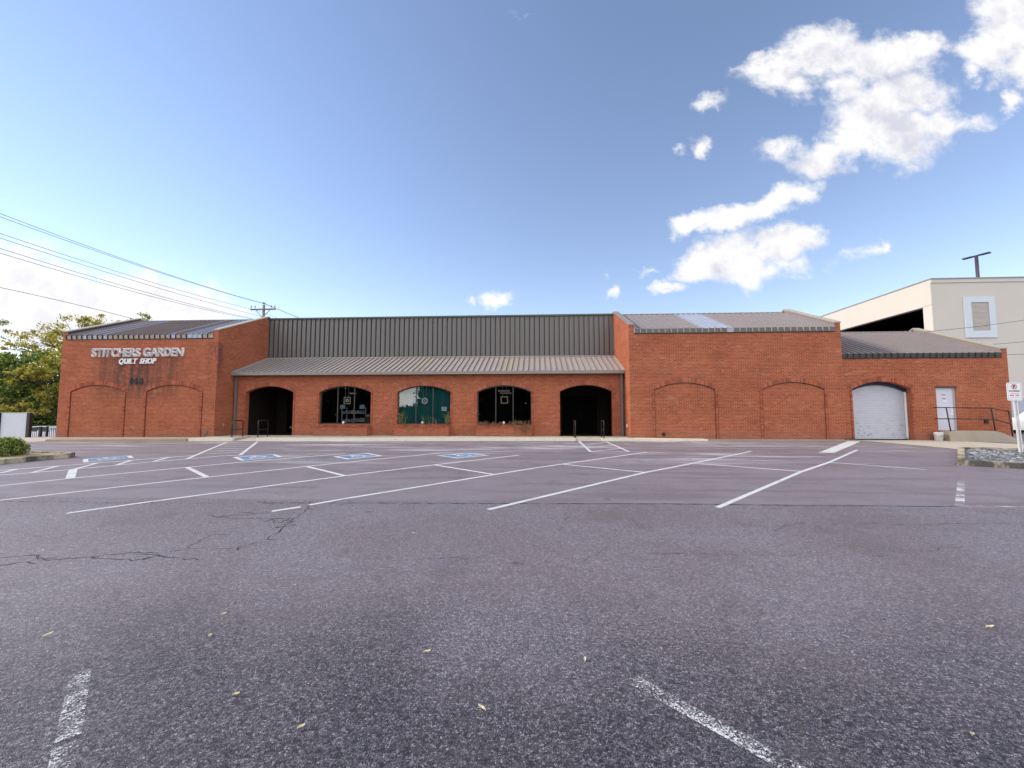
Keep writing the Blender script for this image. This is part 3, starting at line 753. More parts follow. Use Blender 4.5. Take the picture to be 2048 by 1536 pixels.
def metal_roof(x0, x1, ye, ze, yr, zr, light=(), mats=None, pitch=.285, name='roof', yb=None, seam=True):
    """standing seam roof from eave to ridge"""
    mats = list(mats or [M_metal, M_metal_lt]) + [M_shade if seam is True else seam]  # seam: material of the dark strips painting the seams' shade
    mb = MB(); n = round((x1-x0)/pitch); p = (x1-x0)/n
    for k in range(n):
        a, c = x0+k*p, x0+(k+1)*p; m = 1 if k in light else 0
        dz = random.uniform(-.004, .004)
        mid = (a+c)/2
        mb.face([(a, ye, ze), (mid, ye, ze-.006+dz), (mid, yr, zr-.006+dz), (a, yr, zr)], m)
        mb.face([(mid, ye, ze-.006+dz), (c, ye, ze), (c, yr, zr), (mid, yr, zr-.006+dz)], m)
        mb.bar((a, ye, ze+.024), (a, yr, zr+.024), .022, .05, m if k else 0)
    for k in range(1, n):   # dark strip on one side of every seam, painting its shade
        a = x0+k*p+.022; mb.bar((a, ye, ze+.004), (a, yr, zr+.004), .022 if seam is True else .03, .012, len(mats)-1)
    mb.bar((x1, ye, ze+.024), (x1, yr, zr+.024), .022, .05, 0)
    mb.bar((x0, yr, zr+.01), (x1, yr, zr+.01), .12, .05, 0)
    if yb:
        mb.face([(x0, yr, zr), (x1, yr, zr), (x1, yb, ze), (x0, yb, ze)], 0)
    o = mb.build(name, mats, store, fix=False); return o
def fascia(x0, x1, y, z0, z1, light=(), pitch=.285, mats=None, rib=0, rw=.012):
    mats = mats or [M_metal_tan, M_metal_lt, M_black]
    mb = MB(); n = round((x1-x0)/pitch); p = (x1-x0)/n
    for k in range(n):
        a, c = x0+k*p, x0+(k+1)*p
        mb.hexa([(a+.012, y-.03, z0+.02), (c-.012, y-.03, z0+.02), (c-.012, y+.06, z0+.02), (a+.012, y+.06, z0+.02),
                 (a+.012, y-.055, z1), (c-.012, y-.055, z1), (c-.012, y+.06, z1+.02), (a+.012, y+.06, z1+.02)], 1 if k in light else 0)
        mb.hexa([(a-rw, y-.075, z0+.02), (a+rw, y-.075, z0+.02), (a+rw, y+.06, z0+.02), (a-rw, y+.06, z0+.02),
                 (a-rw, y-.10, z1+.02), (a+rw, y-.10, z1+.02), (a+rw, y+.06, z1+.045), (a-rw, y+.06, z1+.045)], 1 if (k in light and k-1 in light) else rib)
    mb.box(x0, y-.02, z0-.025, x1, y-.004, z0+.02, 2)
    mb.build('fascia', mats, store)

# left wing
wing_front(-24.41, -16.44, YF, 5.02, (-22.54, -18.43), 1.45, M_brick_wing)
gable_wall(-24.66, -24.41, YF, 5.42, YR, 6.99, YB, M_brick_wing)
gable_wall(-16.44, -16.19, YF, 5.42, YR, 6.99, YB, M_brick_wing)
coping(-24.66, -24.41, YF, 5.42, YR, 6.99, YB, M_cope); coping(-16.44, -16.19, YF, 5.42, YR, 6.99, YB, M_cope)
metal_roof(-24.40, -16.45, 20.46, 5.22, YR, 6.84, (3, 5, 7, 20, 23, 24, 25, 26), [M_roof_brown, M_metal_lt], yb=YB, seam=M_metal_dk)
fascia(-24.40, -16.45, 20.5, 5.0, 5.2, (3, 5, 7, 20, 23, 24, 25), mats=[M_fascia_lt, M_metal_lt, M_black], rib=2, rw=.016)  # ribs painted dark as their shaded side
flashing(-24.41, 1, YF, 5.42, YR, 6.99, YB, 5.15, 6.76, M_metal_dk)  # right wing's flashing metal, painted darker as the shaded side
# right wing
wing_front(4.65, 13.90, YF, 5.02, (6.95, 11.88), 1.40, M_brick)
gable_wall(4.40, 4.65, YF, 5.42, YR, 6.99, YB, M_brick); gable_wall(13.90, 14.15, YF, 5.42, YR, 6.99, YB, M_brick)
coping(4.40, 4.65, YF, 5.42, YR, 6.99, YB, M_metal_tan); coping(13.90, 14.15, YF, 5.42, YR, 6.99, YB, M_cope)
metal_roof(4.66, 13.89, 20.46, 5.22, YR, 6.84, (11, 12, 13, 14, 15), [M_roof_cool, M_metal_lt], yb=YB, seam=M_metal_dk)
fascia(4.66, 13.89, 20.5, 5.0, 5.2, (15,), mats=[M_metal, M_metal_lt, M_black, M_cope], rib=3, rw=.016)  # same ribs painted pale as their lit side
flashing(13.90, -1, YF, 5.42, YR, 6.99, YB, 5.15, 6.76, M_metal_tan)
mb = MB(); mb.box(-24.41, YB-.2, -.4, -16.44, YB, 5.2); mb.box(4.65, YB-.2, -.4, 13.9, YB, 5.2); mb.box(-16.19, YB-.2, -.4, 4.4, YB, 6.8); mb.build('wall', M_brick, store)

# middle: porch front, lean-to roof, dark standing seam upper wall
YL = 21.85
WC = (-10.12, -5.90, -1.70); PC = (-14.25, 2.48); H = 1.40; PH = 1.32
mb = MB(); ops = [(c-H, c+H, .62, SPR, CRO) for c in WC] + [(c-PH, c+PH, -.4, SPR, CRO) for c in PC]
wall_open(mb, -16.19, 4.40, YL, .3, -.4, 3.22, ops, .28); mb.build('wall', M_brick, store, fix=False)
for c in WC: arch_ring(c-H, c+H, SPR, CRO, YL, .2, .03, (.05, SPR-.02))
for c in PC: arch_ring(c-PH, c+PH, SPR, CRO, YL, .2, .03, (.05, SPR-.02))
metal_roof(-16.18, 4.39, 21.52, 3.34, 24.46, 4.47, (4, 5, 34, 35, 50, 51, 52), [M_roof_lt, plain('roof_metal_tan', (.33, .29, .235), .4, 0, .1, 1, .5)], pitch=.285)
mb = MB(); mb.box(-16.17, 21.46, 3.19, 4.38, 21.52, 3.345, 0); mb.box(-16.17, 21.52, 3.195, 4.38, 21.85, 3.21, 1); mb.build('fascia', [M_metal_tan, M_black], store)  # second box: black soffit, paints the shade under the eave
mb = MB(); mb.box(-16.19, 24.52, 4.3, 4.40, 24.7, 6.86)
n = 72; p = 20.57/n
for k in range(n+1):
    x = -16.18 + k*p; mb.box(x-.012, 24.455, 4.47, x+.012, 24.53, 6.84, 0)
for k in range(n):
    x = -16.18 + k*p; mb.box(x+.013, 24.505, 4.50, x+.066, 24.53, 6.84, 1)  # dark strip painting the shade right of each rib
mb.build('upper_wall', [M_wallmetal, M_shade], store)
mb = MB(); mb.box(-16.18, 24.42, 6.85, 4.39, 24.75, 6.93); mb.box(-16.18, 24.44, 4.46, 4.39, 24.53, 4.53); mb.build('trim', M_green, store)
mb = MB(); mb.face([(-16.19, 24.7, 6.8), (4.4, 24.7, 6.8), (4.4, YB, 6.8), (-16.19, YB, 6.8)]); mb.build('roof', M_metal_dk, store)
for x in (-16.06, 4.26):
    mb = MB(); mb.box(x-.055, 21.70, .02, x+.055, 21.83, 3.19); mb.box(x-.07, 21.69, .3, x+.07, 21.835, .33); mb.box(x-.07, 21.69, 1.9, x+.07, 21.835, 1.93); mb.build('downspout', M_metal, store)

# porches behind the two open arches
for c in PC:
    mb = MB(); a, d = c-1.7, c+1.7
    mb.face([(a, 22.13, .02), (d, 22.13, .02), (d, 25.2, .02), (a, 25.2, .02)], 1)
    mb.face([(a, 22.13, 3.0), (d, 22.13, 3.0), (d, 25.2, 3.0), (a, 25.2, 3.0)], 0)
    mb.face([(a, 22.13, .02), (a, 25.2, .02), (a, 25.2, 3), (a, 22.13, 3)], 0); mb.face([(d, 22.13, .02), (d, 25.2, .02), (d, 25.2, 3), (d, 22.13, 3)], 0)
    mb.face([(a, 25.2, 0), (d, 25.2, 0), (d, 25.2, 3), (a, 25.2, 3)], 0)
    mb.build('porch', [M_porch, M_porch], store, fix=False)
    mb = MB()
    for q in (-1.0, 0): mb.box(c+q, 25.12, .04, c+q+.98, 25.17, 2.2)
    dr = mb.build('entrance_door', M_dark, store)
    for q in (-.07, .07): mb = MB(); mb.tube([(c+q, 25.08, .8), (c+q, 25.08, 1.4)], .015); mb.build('handle', M_black, dr)
mb = MB(); mb.box(-15.62+.9, 24.6, .3, -15.62+.98, 24.66, .42); mb.build('outlet_box', M_galv, store)

# display windows
YG = 22.0
for i, c in enumerate(WC):
    mb = MB()
    A = arch(c-H, c+H, SPR, CRO)
    for (ax, az), (cx, cz) in zip(A, A[1:]):
        mb.hexa([(ax, YG-.03, az-.05), (cx, YG-.03, cz-.05), (cx, YG+.03, cz-.05), (ax, YG+.03, az-.05), (ax, YG-.03, az), (cx, YG-.03, cz), (cx, YG+.03, cz), (ax, YG+.03, az)])
    for x in (c-H+.02, c-.45, c+.45, c+H-.02):
        zt = SPR if abs(x-c) > 1 else CRO-.045
        mb.box(x-.022, YG-.032, .62, x+.022, YG+.032, zt)
    mb.box(c-H, YG-.034, .62, c+H, YG+.034, .67)
    fr = mb.build('window', M_frame_dk, store)
    bounds = [c-H, c-.45, c+.45, c+H]
    for a, d in zip(bounds, bounds[1:]):
        mb = MB(); n = 8; top = []
        for k in range(n+1):
            x = a + (d-a)*k/n; Rr = (H*H+.33*.33)/.66; z = CRO - Rr + math.sqrt(Rr*Rr - (x-c)**2); top.append((x, YG, z-.01))
        mb.face([(a, YG, .63), (d, YG, .63)] + top[::-1]); mb.build('pane', M_glass, fr, fix=False)
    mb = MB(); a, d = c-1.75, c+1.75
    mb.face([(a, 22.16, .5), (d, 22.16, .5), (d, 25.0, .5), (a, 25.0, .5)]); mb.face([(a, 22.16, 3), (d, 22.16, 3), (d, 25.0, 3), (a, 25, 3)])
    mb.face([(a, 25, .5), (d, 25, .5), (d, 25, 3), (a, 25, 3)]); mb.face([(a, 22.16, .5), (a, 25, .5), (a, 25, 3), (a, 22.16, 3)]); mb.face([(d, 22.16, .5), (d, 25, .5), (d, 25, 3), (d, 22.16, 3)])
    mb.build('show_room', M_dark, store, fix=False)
    # brick planter under the window
    pl = MB(); pf, pt = 21.36, .50
    pl.box(c-1.40, pf, -.2, c+1.42, pf+.1, pt); pl.box(c-1.40, pf+.1, -.2, c-1.30, YL, pt); pl.box(c+1.32, pf+.1, -.2, c+1.42, YL, pt)
    pob = pl.build('planter', M_brick, store)
    cp = MB(); x = c-1.42
    while x < c+1.40:
        cp.box(x+.003, pf-.04, pt+.002, x+.064, pf+.10, pt+.065+random.uniform(-.002, .002)); x += .0705
    for k in range(5):
        for xx in (c-1.42, c+1.33): cp.box(xx, pf+.105+k*.076, pt+.002, xx+.1, pf+.172+k*.076, pt+.063)
    cp.build('cap', M_vous, pob)
    so_ = MB(); so_.box(c-1.30, pf+.1, .2, c+1.32, YL-.002, pt-.03); so_.build('soil', M_soil, pob)
    sm = MB(); sm.box(c-H, YL-.03, .565, c+H, YG-.036, .618); sm.build('sill', M_vous, store)
cv = MB()
for k in range(28):
    x0 = -7.6 + k*.12; cv.face([(x0, 22.30 + .04*(k % 2), .55), (x0+.12, 22.30 + .04*((k+1) % 2), .55), (x0+.12, 22.30 + .04*((k+1) % 2), 2.95), (x0, 22.30 + .04*(k % 2), 2.95)])
tag(cv.build('curtain', M_teal, None, fix=False), 'dark teal curtain hanging across the back of the middle arched window', 'curtain')

# annex with shutter and door
YA = 20.6
mb = MB(); wall_open(mb, 14.15, 21.20, YA, .3, -.4, 3.76, [(14.58, 17.18, -.4, SPR, 2.65), (18.26, 19.12, .40, 2.36, 2.36)], .36); mb.build('wall', M_brick, store, fix=False)
arch_ring(14.58, 17.18, SPR, 2.65, YA, .2, .03, (.02, SPR-.02))
gable_wall(21.20, 21.45, YA, 4.14, 25.0, 5.93, 29.4, M_brick); coping(21.20, 21.45, YA, 4.14, 25.0, 5.93, 29.4, M_cope)
flashing(21.20, -1, YA, 4.14, 25.0, 5.93, 29.4, 3.88, 5.7, M_metal_tan)
metal_roof(14.16, 21.19, 20.56, 3.96, 25.0, 5.77, (), [M_roof_md, M_roof_lt], yb=29.4)
fascia(14.16, 21.19, 20.6, 3.74, 3.94, (), mats=[M_metal_dk, M_metal, M_black])
mb = MB(); mb.box(14.15, 29.2, -.4, 21.2, 29.4, 3.9); mb.build('wall', M_brick, store)
# roll-up shutter: ribbed curtain in side rails
mb = MB(); z = -.02; prof = []
while z < 2.7:
    prof += [(YA+.345, z), (YA+.338, z+.02), (YA+.338, z+.055), (YA+.345, z+.075)]; z += .078
for (y0, z0), (y1, z1) in zip(prof, prof[1:]):
    mb.face([(14.56, y0, z0), (17.2, y0, z0), (17.2, y1, z1), (14.56, y1, z1)])
gd = mb.build('garage_door', M_shutter, store, fix=False)
for a, c in ((17.115, 17.175), (14.585, 14.615)):
    mb = MB(); mb.box(a, YA+.27, -.02, c, YA+.327, 2.31); mb.build('rail', M_white, gd)
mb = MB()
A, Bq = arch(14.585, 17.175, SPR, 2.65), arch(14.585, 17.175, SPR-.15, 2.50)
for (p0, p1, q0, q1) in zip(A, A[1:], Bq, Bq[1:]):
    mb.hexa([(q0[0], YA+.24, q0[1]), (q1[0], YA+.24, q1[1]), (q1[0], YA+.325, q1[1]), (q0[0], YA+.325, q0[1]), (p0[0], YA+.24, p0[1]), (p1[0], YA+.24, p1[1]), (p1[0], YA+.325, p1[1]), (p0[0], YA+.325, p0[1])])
mb.build('arch_shade', M_shade, gd)  # dark band painting the shade below the shutter arch
mb = MB(); mb.box(14.6, YA+.25, 0, 17.15, YA+.328, .06); mb.build('bottom_bar', M_galv, gd)
dr = MB(); dr.box(18.31, YA+.10, .41, 19.07, YA+.14, 2.31); dr_ = dr.build('door', plain('door_grey', (.56, .56, .64), .5, 0, .06, 2), store)
mb = MB(); mb.box(18.262, YA+.05, .40, 18.31, YA+.16, 2.355); mb.box(19.07, YA+.05, .40, 19.118, YA+.16, 2.355); mb.box(18.31, YA+.05, 2.31, 19.07, YA+.16, 2.355); mb.build('frame', plain('frame_grey', (.45, .42, .40), .5), dr_)
mb = MB(); mb.tube([(18.98, YA+.06, 1.27), (18.98, YA+.06, 1.42)], .016); mb.box(18.94, YA+.085, 1.1, 19.02, YA+.099, 1.5); mb.build('handle', M_white, dr_)
for (a, zc, m, w, h) in ((18.58, 2.03, M_ink, .17, .03), (18.60, 1.85, M_ink, .15, .03), (18.63, 1.745, M_white, .18, .04)):
    mb = MB(); mb.box(a, YA+.095, zc-h/2, a+w, YA+.099, zc+h/2); mb.build('door_plate', m, dr_)
mb = MB(); mb.box(18.24, YA-.02, 2.36, 19.16, YA-.001, 2.42); mb.build('lintel', M_black, store)
# small boxes on the walls
for x, y, z, s, m in ((-16.62, YF, .22, .17, M_metal), (5.93, YF+.012, .2, .14, M_black), (20.32, YA, .81, .16, M_black)):
    mb = MB(); mb.box(x-s/2, y-.05, z-s/2, x+s/2, y-.001, z+s/2); mb.box(x-s/2+.03, y-.06, z-s/2+.03, x+s/2-.03, y-.05, z+s/2-.03); mb.build('wall_box', m, store)
mb = MB(); mb.box(-16.189, 21.05, .52, -16.15, 21.13, .66); mb.build('outlet_box', M_galv, store)
mb = MB(); mb.box(4.36, 21.15, .5, 4.399, 21.2, .66); mb.build('outlet_box', M_white, store)

# ------------------------------------------------------------------ lettering
def glyph(ch, size, offset=0., shear=0., depth=.03):
    cu = bpy.data.curves.new('glyph', 'FONT'); cu.body = ch; cu.size = size; cu.offset = offset; cu.shear = shear; cu.extrude = depth/2; cu.resolution_u = 6
    ob = bpy.data.objects.new('glyph', cu); me = bpy.data.meshes.new_from_object(ob)
    bpy.data.objects.remove(ob); bpy.data.curves.remove(cu)
    return me
def put(me, name, mat, parent, x, y, z, sx=1, sz=1):
    M = Matrix.Translation((x, y, z)) @ Matrix.Rotation(R(90), 4, 'X') @ Matrix.Diagonal((sx, sz, 1, 1))
    me.transform(M); me.name = name; me.materials.clear(); me.materials.append(mat)
    o = bpy.data.objects.new(name, me); COL.objects.link(o)
    if parent is not None: adopt(o, parent)
    return o
def extent(me):
    xs_ = [v.co.x for v in me.vertices]; ys_ = [v.co.y for v in me.vertices]; return min(xs_), max(xs_), min(ys_), max(ys_)
def word(txt, x0, x1, z0, h, y, parent, make, gap=.1, space=.45):
    """lay single letters between x0 and x1"""
    ws = []
    for ch in txt:
        if ch == ' ': ws.append(None); continue
        me = glyph(ch, 1.); e = extent(me); ws.append(e); bpy.data.meshes.remove(me)
    tot = sum((space if w is None else w[1]-w[0]) for w in ws) + gap*(len(txt)-1)
    k = (x1-x0)/tot; cur = x0
    for ch, w in zip(txt, ws):
        if w is None: cur += space*k + gap*k; continue
        make(ch, cur - w[0]*k, k); cur += (w[1]-w[0]+gap)*k
CAPH = .73
try:
    _e = extent(glyph('H', 1.)); CAPH = _e[3] - _e[2]
except Exception: pass
sg = thing('shop_sign', (-20.44, 20.45, 4.1), 'two line shop sign of raised pale letters on the left brick wing', 'sign')
def big(ch, x, k):
    sz = .40/CAPH
    o = put(glyph(ch, 1., .024, 0, .09), 'letter', M_trimwhite, sg, x, 20.44, 4.10, k, sz)
    put(glyph(ch, 1., -.016, 0, .02), 'letter_face', M_greyface, o, x, 20.385, 4.10, k, sz)
word('STITCHERS GARDEN', -22.9, -17.98, 4.1, .4, 20.44, sg, big, .075, .22)
def small(ch, x, k):
    sz = .25/CAPH
    me = glyph(ch, 1., .026, .3, .05)
    o = put(me, 'letter', M_white, sg, x, 20.46, 3.73, k, sz)
    # slab serifs at the ends of the upright stems
    stems = {'U': ((0, 1), (1, 1)), 'I': ((.5, 1), (.5, 0)), 'L': ((0, 1), (0, 0)), 'T': ((.5, 0),), 'H': ((0, 1), (1, 1), (0, 0), (1, 0)), 'P': ((0, 0), (0, 1))}.get(ch, ())
    if stems:
        g = glyph(ch, 1.); e = extent(g); bpy.data.meshes.remove(g); bm = bmesh.new(); bm.from_mesh(o.data)
        for fx, fz in stems:
            xx = x + (e[0] + .06 + (e[1]-e[0]-.12)*fx)*k + .3*.25*fz; zz = 3.73 + .25*fz
            bmesh.ops.create_cube(bm, size=1, matrix=Matrix.Translation((xx, 20.46, zz - (.012 if fz else -.012))) @ Matrix.Diagonal((.115, .048, .03, 1)))
        bm.to_mesh(o.data); bm.free()
word('QUILT SHOP', -21.45, -19.48, 3.73, .25, 20.46, sg, small, .13, .32)
hn = thing('house_number', (-20.42, 20.46, 2.69), 'black house number of three digits between the two blind arches', 'sign')
def dig(ch, x, k): put(glyph(ch, 1., .05, 0, .03), 'digit', M_black, hn, x, 20.475, 2.69, k, .27/CAPH)
word('144', -20.78, -20.1, 2.69, .27, 20.475, hn, dig, .16)

# ------------------------------------------------------------------ railings at the porches
def hoop_rail(x, y0, y1, label):
    t = thing('handrail', (x, (y0+y1)/2, .03), label, 'handrail', 'black handrails at the porch ramps')
    mb = MB(); mb.tube([(x, y0, .03), (x, y0, .78), (x, y0+.06, .84), (x, y1-.06, .84), (x, y1, .78), (x, y1, .03)], .022, 8); mb.build('hoop', M_black, t, True)
    mb = MB(); mb.tube([(x, y0, .40), (x, y1, .40)], .018, 8); mb.build('mid_rail', M_black, t, True)
    for y in (y0, y1): mb = MB(); mb.lathe((x, y, .03), [(0, 0), (.05, 0), (.05, .012), (.025, .016)], 12); mb.build('foot', M_black, t)
hoop_rail(-14.75, 19.85, 20.6, 'black pipe handrail beside the downspout at the left dark porch')
hoop_rail(-13.52, 19.95, 20.7, 'black pipe handrail standing in front of the left dark porch opening')
hoop_rail(1.78, 20.15, 20.95, 'left black pipe handrail in front of the right dark porch')
hoop_rail(3.10, 20.15, 20.95, 'right black pipe handrail in front of the right dark porch')

# ------------------------------------------------------------------ landing, its railing, bucket
b = MB(); b.prism_y([(18.31, -.35), (18.31, .40), (20.15, .40), (21.35, gz(20.2)-.0), (21.6, -.35)], 20.0, 20.585)
lt = tag(b.build('loading_ramp', M_ramp), 'low concrete landing sloping down to the right below the grey door', 'ramp')
t = thing('ramp_railing', (19.4, 20.06, .4), 'black two bar railing along the concrete landing at the grey door', 'railing')
P1, P2, P3 = ((18.18, 20.07, 1.44), (18.30, 20.07, .39)), ((20.06, 20.07, 1.41), (20.16, 20.07, .40)), ((20.78, 20.07, 1.26), (20.86, 20.07, .12))
for a, c in (P1, P2, P3): mb = MB(); mb.tube([a, c], .024, 8); mb.build('post', M_black, t, True)
for f in (0, .48):
    mb = MB(); pts = [tuple(Vector(a).lerp(Vector(c), f)) for a, c in (P1, P2, P3)]
    mb.tube([(pts[0][0]-.08, 20.58, pts[0][2])] + pts, .02, 8); mb.build('rail', M_black, t, True)
t = thing('bucket', (17.98, 20.30, gz(20.3)), 'white plastic bucket standing left of the concrete landing', 'bucket')
mb = MB(); mb.lathe((17.98, 20.30, gz(20.3)+.012), [(.0, 0), (.135, 0), (.165, .36), (.172, .36), (.172, .38), (.155, .38), (.13, .02), (0, .02)], 24); mb.build('pail', M_white, t, True)
mb = MB(); mb.lathe((17.98, 20.30, gz(20.3)+.012), [(.160, .29), (.178, .29), (.178, .31), (.162, .31)], 24); mb.build('rib', M_white, t, True)
mb = MB(); mb.tube([(17.81, 20.28, .33), (17.83, 20.12, .17), (17.98, 20.09, .12), (18.13, 20.12, .17), (18.15, 20.28, .33)], .006, 6); mb.build('handle', M_galv, t)
mb = MB(); mb.tube([(14.0+.06*k, 20.36+.05*math.sin(k*1.3), gz(20.4)+.035+.02*math.sin(k*2.1)) for k in range(10)], .035, 8)
tag(mb.build('hose', M_black, None, True), 'short black hose lying at the wall foot left of the shutter door', 'hose')

# ------------------------------------------------------------------ kerbed islands
def island(name, poly, kw, zt, fill, label):
    """raised bed: kerb ring with a filling"""
    c = Vector((sum(p[0] for p in poly)/len(poly), sum(p[1] for p in poly)/len(poly)))
    n = len(poly); P = [Vector(p) for p in poly]; area = sum(P[i].x*P[(i+1)%n].y - P[(i+1)%n].x*P[i].y for i in range(n)); sg_ = 1 if area > 0 else -1
    inn = []
    for i in range(n):
        d0 = (P[i]-P[i-1]).normalized(); d1 = (P[(i+1)%n]-P[i]).normalized()
        n0 = Vector((-d0.y, d0.x))*sg_; n1 = Vector((-d1.y, d1.x))*sg_; m = (n0+n1).normalized()
        inn.append(P[i] + m*kw/max(.35, m.dot(n0)))
    t = thing(name, (c.x, c.y, gz(c.y)), label, 'kerbed island')
    mb = MB()
    for i in range(n):
        j = (i+1) % n; a, b_, c_, d_ = P[i], P[j], inn[j], inn[i]
        mb.hexa([(a.x, a.y, gz(a.y)-.1), (b_.x, b_.y, gz(b_.y)-.1), (c_.x, c_.y, gz(c_.y)-.1), (d_.x, d_.y, gz(d_.y)-.1),
                 (a.x, a.y, gz(a.y)+zt), (b_.x, b_.y, gz(b_.y)+zt), (c_.x, c_.y, gz(c_.y)+zt), (d_.x, d_.y, gz(d_.y)+zt)])
    mb.build('kerb', M_kerb, t)
    mb = MB(); mb.face([(v.x, v.y, gz(v.y)+zt-.05) for v in inn]); mb.build('bed', fill, t)
    return t
island('planting_island', [(-17.4, 8.2), (-15.62, 13.45), (-15.75, 13.72), (-17.6, 14.05), (-21, 14.6), (-27, 15.2), (-27, 8.2)], .15, .15, M_straw, 'kerbed island with green shrubs at the left edge of the lot')
island('gravel_island', [(12.03, 13.06), (15.25, 16.5), (17.3, 16.15), (20.5, 15.2), (18.5, 10.6), (13.3, 12.45)], .16, .155, M_gravel, 'kerbed island filled with dark gravel under the parking sign')
rng = random.Random(4)
mb = MB()
for k in range(420):
    u, v = rng.random(), rng.random()
    a = Vector((12.45, 13.05)).lerp(Vector((15.3, 16.2)), u); c = Vector((14.5, 12.4)).lerp(Vector((19, 15.2)), u); q = a.lerp(c, v)
    s_ = rng.uniform(.02, .055); z = gz(q.y)+.105; w = rng.uniform(.6, 1.4)
    mb.hexa([(q.x-s_*w, q.y-s_, z-.01), (q.x+s_, q.y-s_*w, z-.01), (q.x+s_*w, q.y+s_, z-.01), (q.x-s_, q.y+s_*w, z-.01),
             (q.x-s_*.5, q.y-s_*.4, z+s_*.8), (q.x+s_*.5, q.y-s_*.5, z+s_*.7), (q.x+s_*.4, q.y+s_*.6, z+s_*.8), (q.x-s_*.5, q.y+s_*.4, z+s_*.6)])
g_ = mb.build('gravel', random_mat('loose_stone', [(0, (.05, .055, .07)), (.6, (.17, .18, .2)), (1, (.38, .38, .42))], .9)); struct(g_, 'stuff'); tag(g_, 'loose dark grey stones spread over the right island', 'gravel')

# ------------------------------------------------------------------ parking sign
t = thing('parking_sign', (15.93, 15.13, gz(15.13)), 'white no parking sign on a steel channel post in the gravel island', 'sign')
mb = MB(); by = 15.13
def lean(x, z): return x - .032*(z - gz(by))
for dx, w in ((-.045, .028), (.045, .028), (0, .07)):
    yy = by if dx else by+.035
    z0, z1 = gz(by), 2.1
    mb.hexa([(lean(15.95+dx-w/2, z0), yy-.012, z0), (lean(15.95+dx+w/2, z0), yy-.012, z0), (lean(15.95+dx+w/2, z0), yy+.012, z0), (lean(15.95+dx-w/2, z0), yy+.012, z0),
             (lean(15.95+dx-w/2, z1), yy-.012, z1), (lean(15.95+dx+w/2, z1), yy-.012, z1), (lean(15.95+dx+w/2, z1), yy+.012, z1), (lean(15.95+dx-w/2, z1), yy+.012, z1)])
mb.build('post', M_white if False else plain('post_steel', (.66, .67, .66), .4, .2, .1, 5), t)
cx, cz, hw, hh, yp = 15.855, 1.895, .23, .30, by-.035
def rrect(hw, hh, r, n=6):
    pts = []
    for sx_, sz_, a0 in ((1, 1, 0), (-1, 1, 90), (-1, -1, 180), (1, -1, 270)):
        for k in range(n+1):
            a = R(a0 + 90*k/n); pts.append((cx + sx_*(hw-r) + r*math.cos(a), cz + sz_*(hh-r) + r*math.sin(a)))
    return pts
mb = MB(); mb.prism_y(rrect(hw, hh, .05), yp, yp+.008); pn = mb.build('plate', M_white, t)
mb = MB()   # thin border line
o_, i_ = rrect(hw-.025, hh-.025, .04), rrect(hw-.033, hh-.033, .034)
for k in range(len(o_)):
    j = (k+1) % len(o_); mb.face([(o_[k][0], yp-.002, o_[k][1]), (o_[j][0], yp-.002, o_[j][1]), (i_[j][0], yp-.002, i_[j][1]), (i_[k][0], yp-.002, i_[k][1])])
mb.build('border', M_greyface, pn)
mb = MB()   # red ring with slash
for k in range(32):
    a0, a1 = 2*math.pi*k/32, 2*math.pi*(k+1)/32
    mb.face([(cx + q*math.cos(a), yp-.003, cz+.165 + q*math.sin(a)) for q, a in ((.088, a0), (.088, a1), (.070, a1), (.070, a0))])
d = .062; mb.face([(cx-d-.006, yp-.0045, cz+.165+d-.006), (cx-d+.006, yp-.0045, cz+.165+d+.006), (cx+d+.006, yp-.0045, cz+.165-d+.006), (cx+d-.006, yp-.0045, cz+.165-d-.006)])
mb.build('ban_ring', M_red, pn)
put(glyph('P', .14, .008, 0, .002), 'letter', M_ink, pn, cx-.04, yp-.003, cz+.116)
def txt(s, z, h, m, wd):
    me = glyph(s, 1., .02, 0, .002); e = extent(me); k = wd/(e[1]-e[0])
    put(me, 'lettering', m, pn, cx - wd/2 - e[0]*k, yp-.003, z, k, h/CAPH)
txt('NO PARKING', cz-.005, .05, M_ink, .33)
for z, h, m, parts in ((-.075, .016, M_red, ((-.13, -.02), (.0, .13))), (-.145, .038, M_red, ((-.15, -.02), (.03, .14))), (-.205, .012, M_greyface, ((-.15, -.04), (-.02, .15)))):
    for a, c in parts:
        x = a; mb = MB()
        while x < c: mb.box(cx+x, yp-.003, cz+z, cx+min(c, x+.02), yp-.001, cz+z+h); x += .029
        mb.build('fine_print', m, pn)

# ------------------------------------------------------------------ things in and on the windows
def square_frame(x, z, s, w, y, m):
    mb = MB(); mb.box(x-s, y, z-s, x+s, y+.03, z-s+w); mb.box(x-s, y, z+s-w, x+s, y+.03, z+s); mb.box(x-s, y, z-s+w, x-s+w, y+.03, z+s-w); mb.box(x+s-w, y, z-s+w, x+s, y+.03, z+s-w); return mb
def hexring(x, z, r0, r1, y, mb=None):
    mb = mb or MB()
    for k in range(6):
        a0, a1 = R(60*k+30), R(60*k+90)
        p = [(x+r0*math.cos(a0), z+r0*math.sin(a0)), (x+r0*math.cos(a1), z+r0*math.sin(a1)), (x+r1*math.cos(a1), z+r1*math.sin(a1)), (x+r1*math.cos(a0), z+r1*math.sin(a0))]
        mb.hexa([(p[0][0], y, p[0][1]), (p[1][0], y, p[1][1]), (p[1][0], y+.02, p[1][1]), (p[0][0], y+.02, p[0][1]), (p[3][0], y, p[3][1]), (p[2][0], y, p[2][1]), (p[2][0], y+.02, p[2][1]), (p[3][0], y+.02, p[3][1])])
    return mb
def cords(x, z0, z1, dx, y, t):
    for s_ in (-dx, dx): mb = MB(); mb.tube([(x+s_, y, z0), (x+s_, y, z1)], .008, 5); mb.build('cord', M_cope, t)
YH = 22.10
